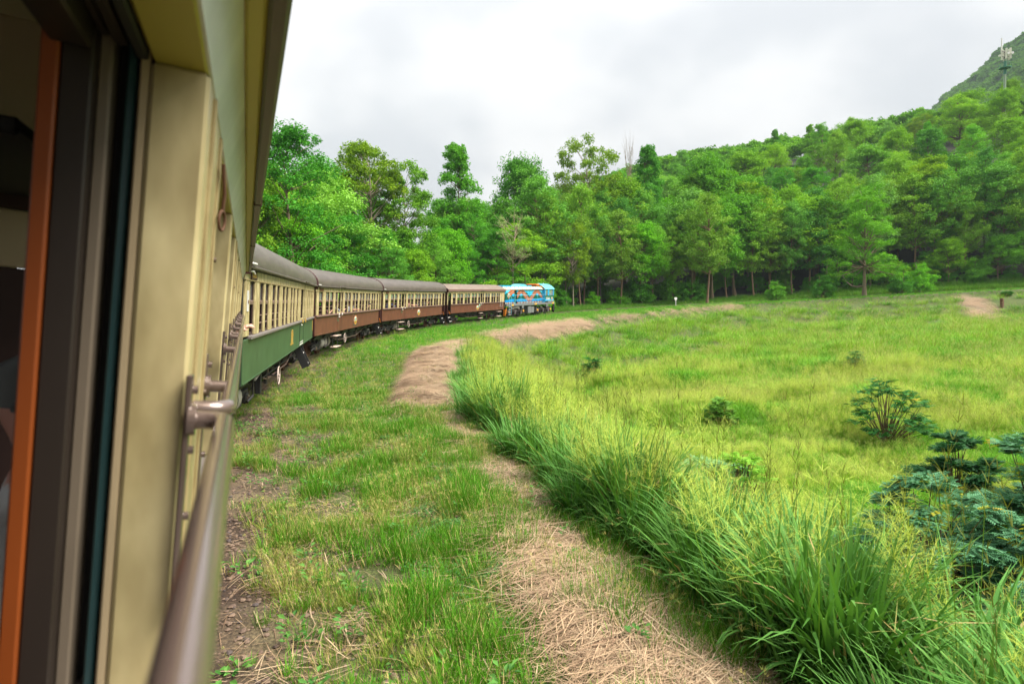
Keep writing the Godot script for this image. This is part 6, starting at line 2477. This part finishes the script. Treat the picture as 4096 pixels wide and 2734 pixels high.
# ---------------------------------------------------------------- single plants in the bowl
func leafy_shrub(at: Vector3, hgt: float, wid: float, sd: int, n: int, l: float, ca: Color, cb: Color, cf: Color, label: String, called := "leafy_shrub", open := 0.0, low := 0.15) -> void:
	rng.seed = sd
	var o := thing(called, label, "shrub", Transform3D(Basis(), at))
	var w := MB.new()
	var f := MB.new()
	w.col = Color(0.160, 0.110, 0.060)
	var clumps := int(26 + wid * 13.0)
	for i in clumps:
		var d := rdir()
		d.y = absf(d.y)
		var k := rng.randf_range(0.45, 1.0) if open == 0.0 else rng.randf_range(0.75, 1.0)
		var c := Vector3(d.x * wid * 0.5 * k, hgt * low + d.y * hgt * (1.0 - low) * k, d.z * wid * 0.5 * k)
		limb(w, Vector3(rng.randf_range(-0.05, 0.05), -0.1, rng.randf_range(-0.05, 0.05)), c, 0.022, 0.006, 0.05, 5)
		var r := rng.randf_range(0.16, 0.30) * (0.6 + hgt * 0.28)
		# each spray: a midrib of leaflets, pair by pair
		for j in n:
			var e := rdir()
			e.y = absf(e.y) * 0.5
			var p := c + e * r * rng.randf_range(0.2, 1.0)
			var al := (Vector3(p.x, 0, p.z).normalized() + rdir() * 0.7 - Vector3(0, 0.25, 0)).normalized()
			var nor := (Vector3.UP + rdir() * 0.45).normalized()
			al = (al - nor * al.dot(nor)).normalized()
			var s := al.cross(nor)
			var cc := ca.lerp(cb, rng.randf())
			if cf.a > 0.5 and p.y > hgt * 0.6 and rng.randf() < 0.07: cc = cf.lerp(Color(0.228, 0.450, 0.022), rng.randf() * 0.6)
			for t in 5:
				var b := p + al * l * t * 0.42
				leaf(f, b, (s + al * 0.5).normalized(), nor, l, l * 0.42, cc)
				leaf(f, b, (al * 0.5 - s).normalized(), nor, l, l * 0.42, cc)
	part("stem", w, M.bark, o)
	part("foliage", f, M.blade, o)

func shrubs() -> void:
	var blue0 := Color(0.050, 0.165, 0.070)
	var blue1 := Color(0.125, 0.310, 0.155)
	var tip := Color(0.420, 0.320, 0.030)
	var none := Color(0, 0, 0, 0)
	leafy_shrub(spot(13.2, 21.2), 2.3, 2.5, 401, 13, 0.09, Color(0.023, 0.126, 0.030), Color(0.068, 0.251, 0.045), tip, "open leafy shrub with spreading branches standing alone in the field", "leafy_shrub", 1.0, 0.2)
	leafy_shrub(spot(11.6, 15.8), 2.0, 2.3, 402, 75, 0.075, Color(0.016, 0.083, 0.026), Color(0.046, 0.159, 0.050), none, "dark round shrub at the back of the bluish clump", "leafy_shrub", 0.0, 0.05)
	leafy_shrub(spot(7.2, 10.4), 2.3, 2.6, 403, 60, 0.078, blue0, blue1, tip, "bluish green shrub with orange tips, front left of the right-hand clump")
	leafy_shrub(spot(10.2, 11.2), 2.6, 3.2, 404, 60, 0.078, blue0, blue1, tip, "largest bluish shrub with yellow tips, cut by the right picture edge")
	leafy_shrub(spot(8.3, 9.4), 1.7, 2.3, 405, 56, 0.078, blue0, blue1, tip, "low bluish shrub in the middle of the right-hand clump, orange tips")
	leafy_shrub(spot(12.6, 13.4), 3.1, 2.6, 406, 58, 0.078, Color(0.020, 0.112, 0.032), Color(0.058, 0.213, 0.056), tip, "upright deep green shrub rising behind the bluish ones at the right edge")
	leafy_shrub(spot(7.5, 8.0), 1.2, 1.5, 407, 40, 0.075, blue0, blue1, none, "small bluish shrub low at the right edge below the others")
	leafy_shrub(spot(4.7, 14.6), 1.25, 1.7, 408, 9, 0.09, Color(0.114, 0.291, 0.112), Color(0.251, 0.478, 0.203), none, "pale blue-green plant half sunk in the hazy seed heads", "pale_plant", 1.0, 0.6)
	leafy_shrub(spot(4.8, 36.6), 1.5, 1.1, 409, 20, 0.10, Color(0.023, 0.133, 0.026), Color(0.058, 0.239, 0.038), none, "small upright dark sapling alone in the field beyond the tall grass", "sapling")
	leafy_shrub(spot(8.3, 24.0), 1.0, 1.0, 410, 26, 0.09, Color(0.09, 0.24, 0.025), Color(0.17, 0.36, 0.05), none, "small round green clump in the middle of the field", "grass_clump")
	leafy_shrub(spot(20.6, 36.0), 1.2, 1.2, 411, 16, 0.09, Color(0.034, 0.146, 0.034), Color(0.080, 0.239, 0.060), none, "bluish sapling in the far middle of the field", "sapling")
	leafy_shrub(spot(82.0, 100.0), 1.0, 1.4, 412, 22, 0.12, Color(0.034, 0.173, 0.015), Color(0.080, 0.291, 0.022), none, "small dark bush on the far bank near the stump")
	leafy_shrub(spot(5.3, 13.9), 1.5, 0.8, 413, 5, 0.09, Color(0.137, 0.345, 0.030), Color(0.251, 0.504, 0.045), none, "thin yellow-green sapling beside the pale plant", "sapling", 1.0, 0.6)
	# darker bushes at the foot of the forest on the right
	for q in [[70.0, 108.5, 5.0, "leaf_deep", "dark bluish bush at the forest foot right of the forked trunk"], [74.5, 110.5, 6.5, "leaf_bright", "bright leafy bush at the forest foot, right of the dark bluish one"], [55.0, 107.0, 5.0, "leaf_deep", "dark bush under the feathery tree at the forest foot"], [46.0, 105.0, 4.2, "leaf", "low bush at the forest foot above the far lawn"]]:
		tree("thicket", 1, spot(q[0], q[1], 0.2), q[2], q[0], q[3], q[4], "bushes at the forest foot")

func small_things() -> void:
	var p := track_at(113.5, 2.0)
	var o := thing("marker_post", "white lineside marker post with small shield top beside the far track", "sign post", Transform3D(Basis(Vector3.UP, 0.2), spot(p.x, -p.z)))
	var m := MB.new()
	m.tube([Vector3(0, -0.1, 0), Vector3(0, 1.15, 0)], [0.06, 0.055], 8)
	part("post", m, M.white_paint, o)
	m = MB.new()
	m.bx(-0.24, 0.24, 1.15, 1.50, -0.03, 0.03, 0.02)
	m.bx(-0.14, 0.14, 1.02, 1.15, -0.03, 0.03, 0.02)
	part("shield", m, M.white_paint, o)
	o = thing("wooden_stump", "short weathered brown post standing on the far bank by the straw patch", "post", Transform3D(Basis(Vector3.UP, 0.5), spot(77.6, 95.6)))
	m = MB.new()
	m.bx(-0.24, 0.24, -0.3, 1.35, -0.2, 0.2, 0.05)
	m.bx(-0.20, 0.15, 1.35, 1.42, -0.15, 0.16, 0.03)
	part("post", m, M.rust, o)
	# a fallen branch by the marker post
	var b := track_at(115.0, 2.4)
	m = MB.new()
	m.col = Color(0.400, 0.340, 0.270)
	m.tube([Vector3(0, 0.1, 0), Vector3(0.8, 0.35, 0.2), Vector3(1.6, 0.22, 0.1), Vector3(2.5, 0.30, 0.3)], [0.05, 0.06, 0.05, 0.02], 6)
	m.tube([Vector3(0.8, 0.35, 0.2), Vector3(1.3, 0.6, 0.4)], [0.04, 0.015], 6)
	var br := part("fallen_branch", m, M.bark, self, Transform3D(Basis(Vector3.UP, -0.3), spot(b.x, -b.z)))
	tag(br, "bleached fallen branch lying in the grass beside the white marker post", "branch")
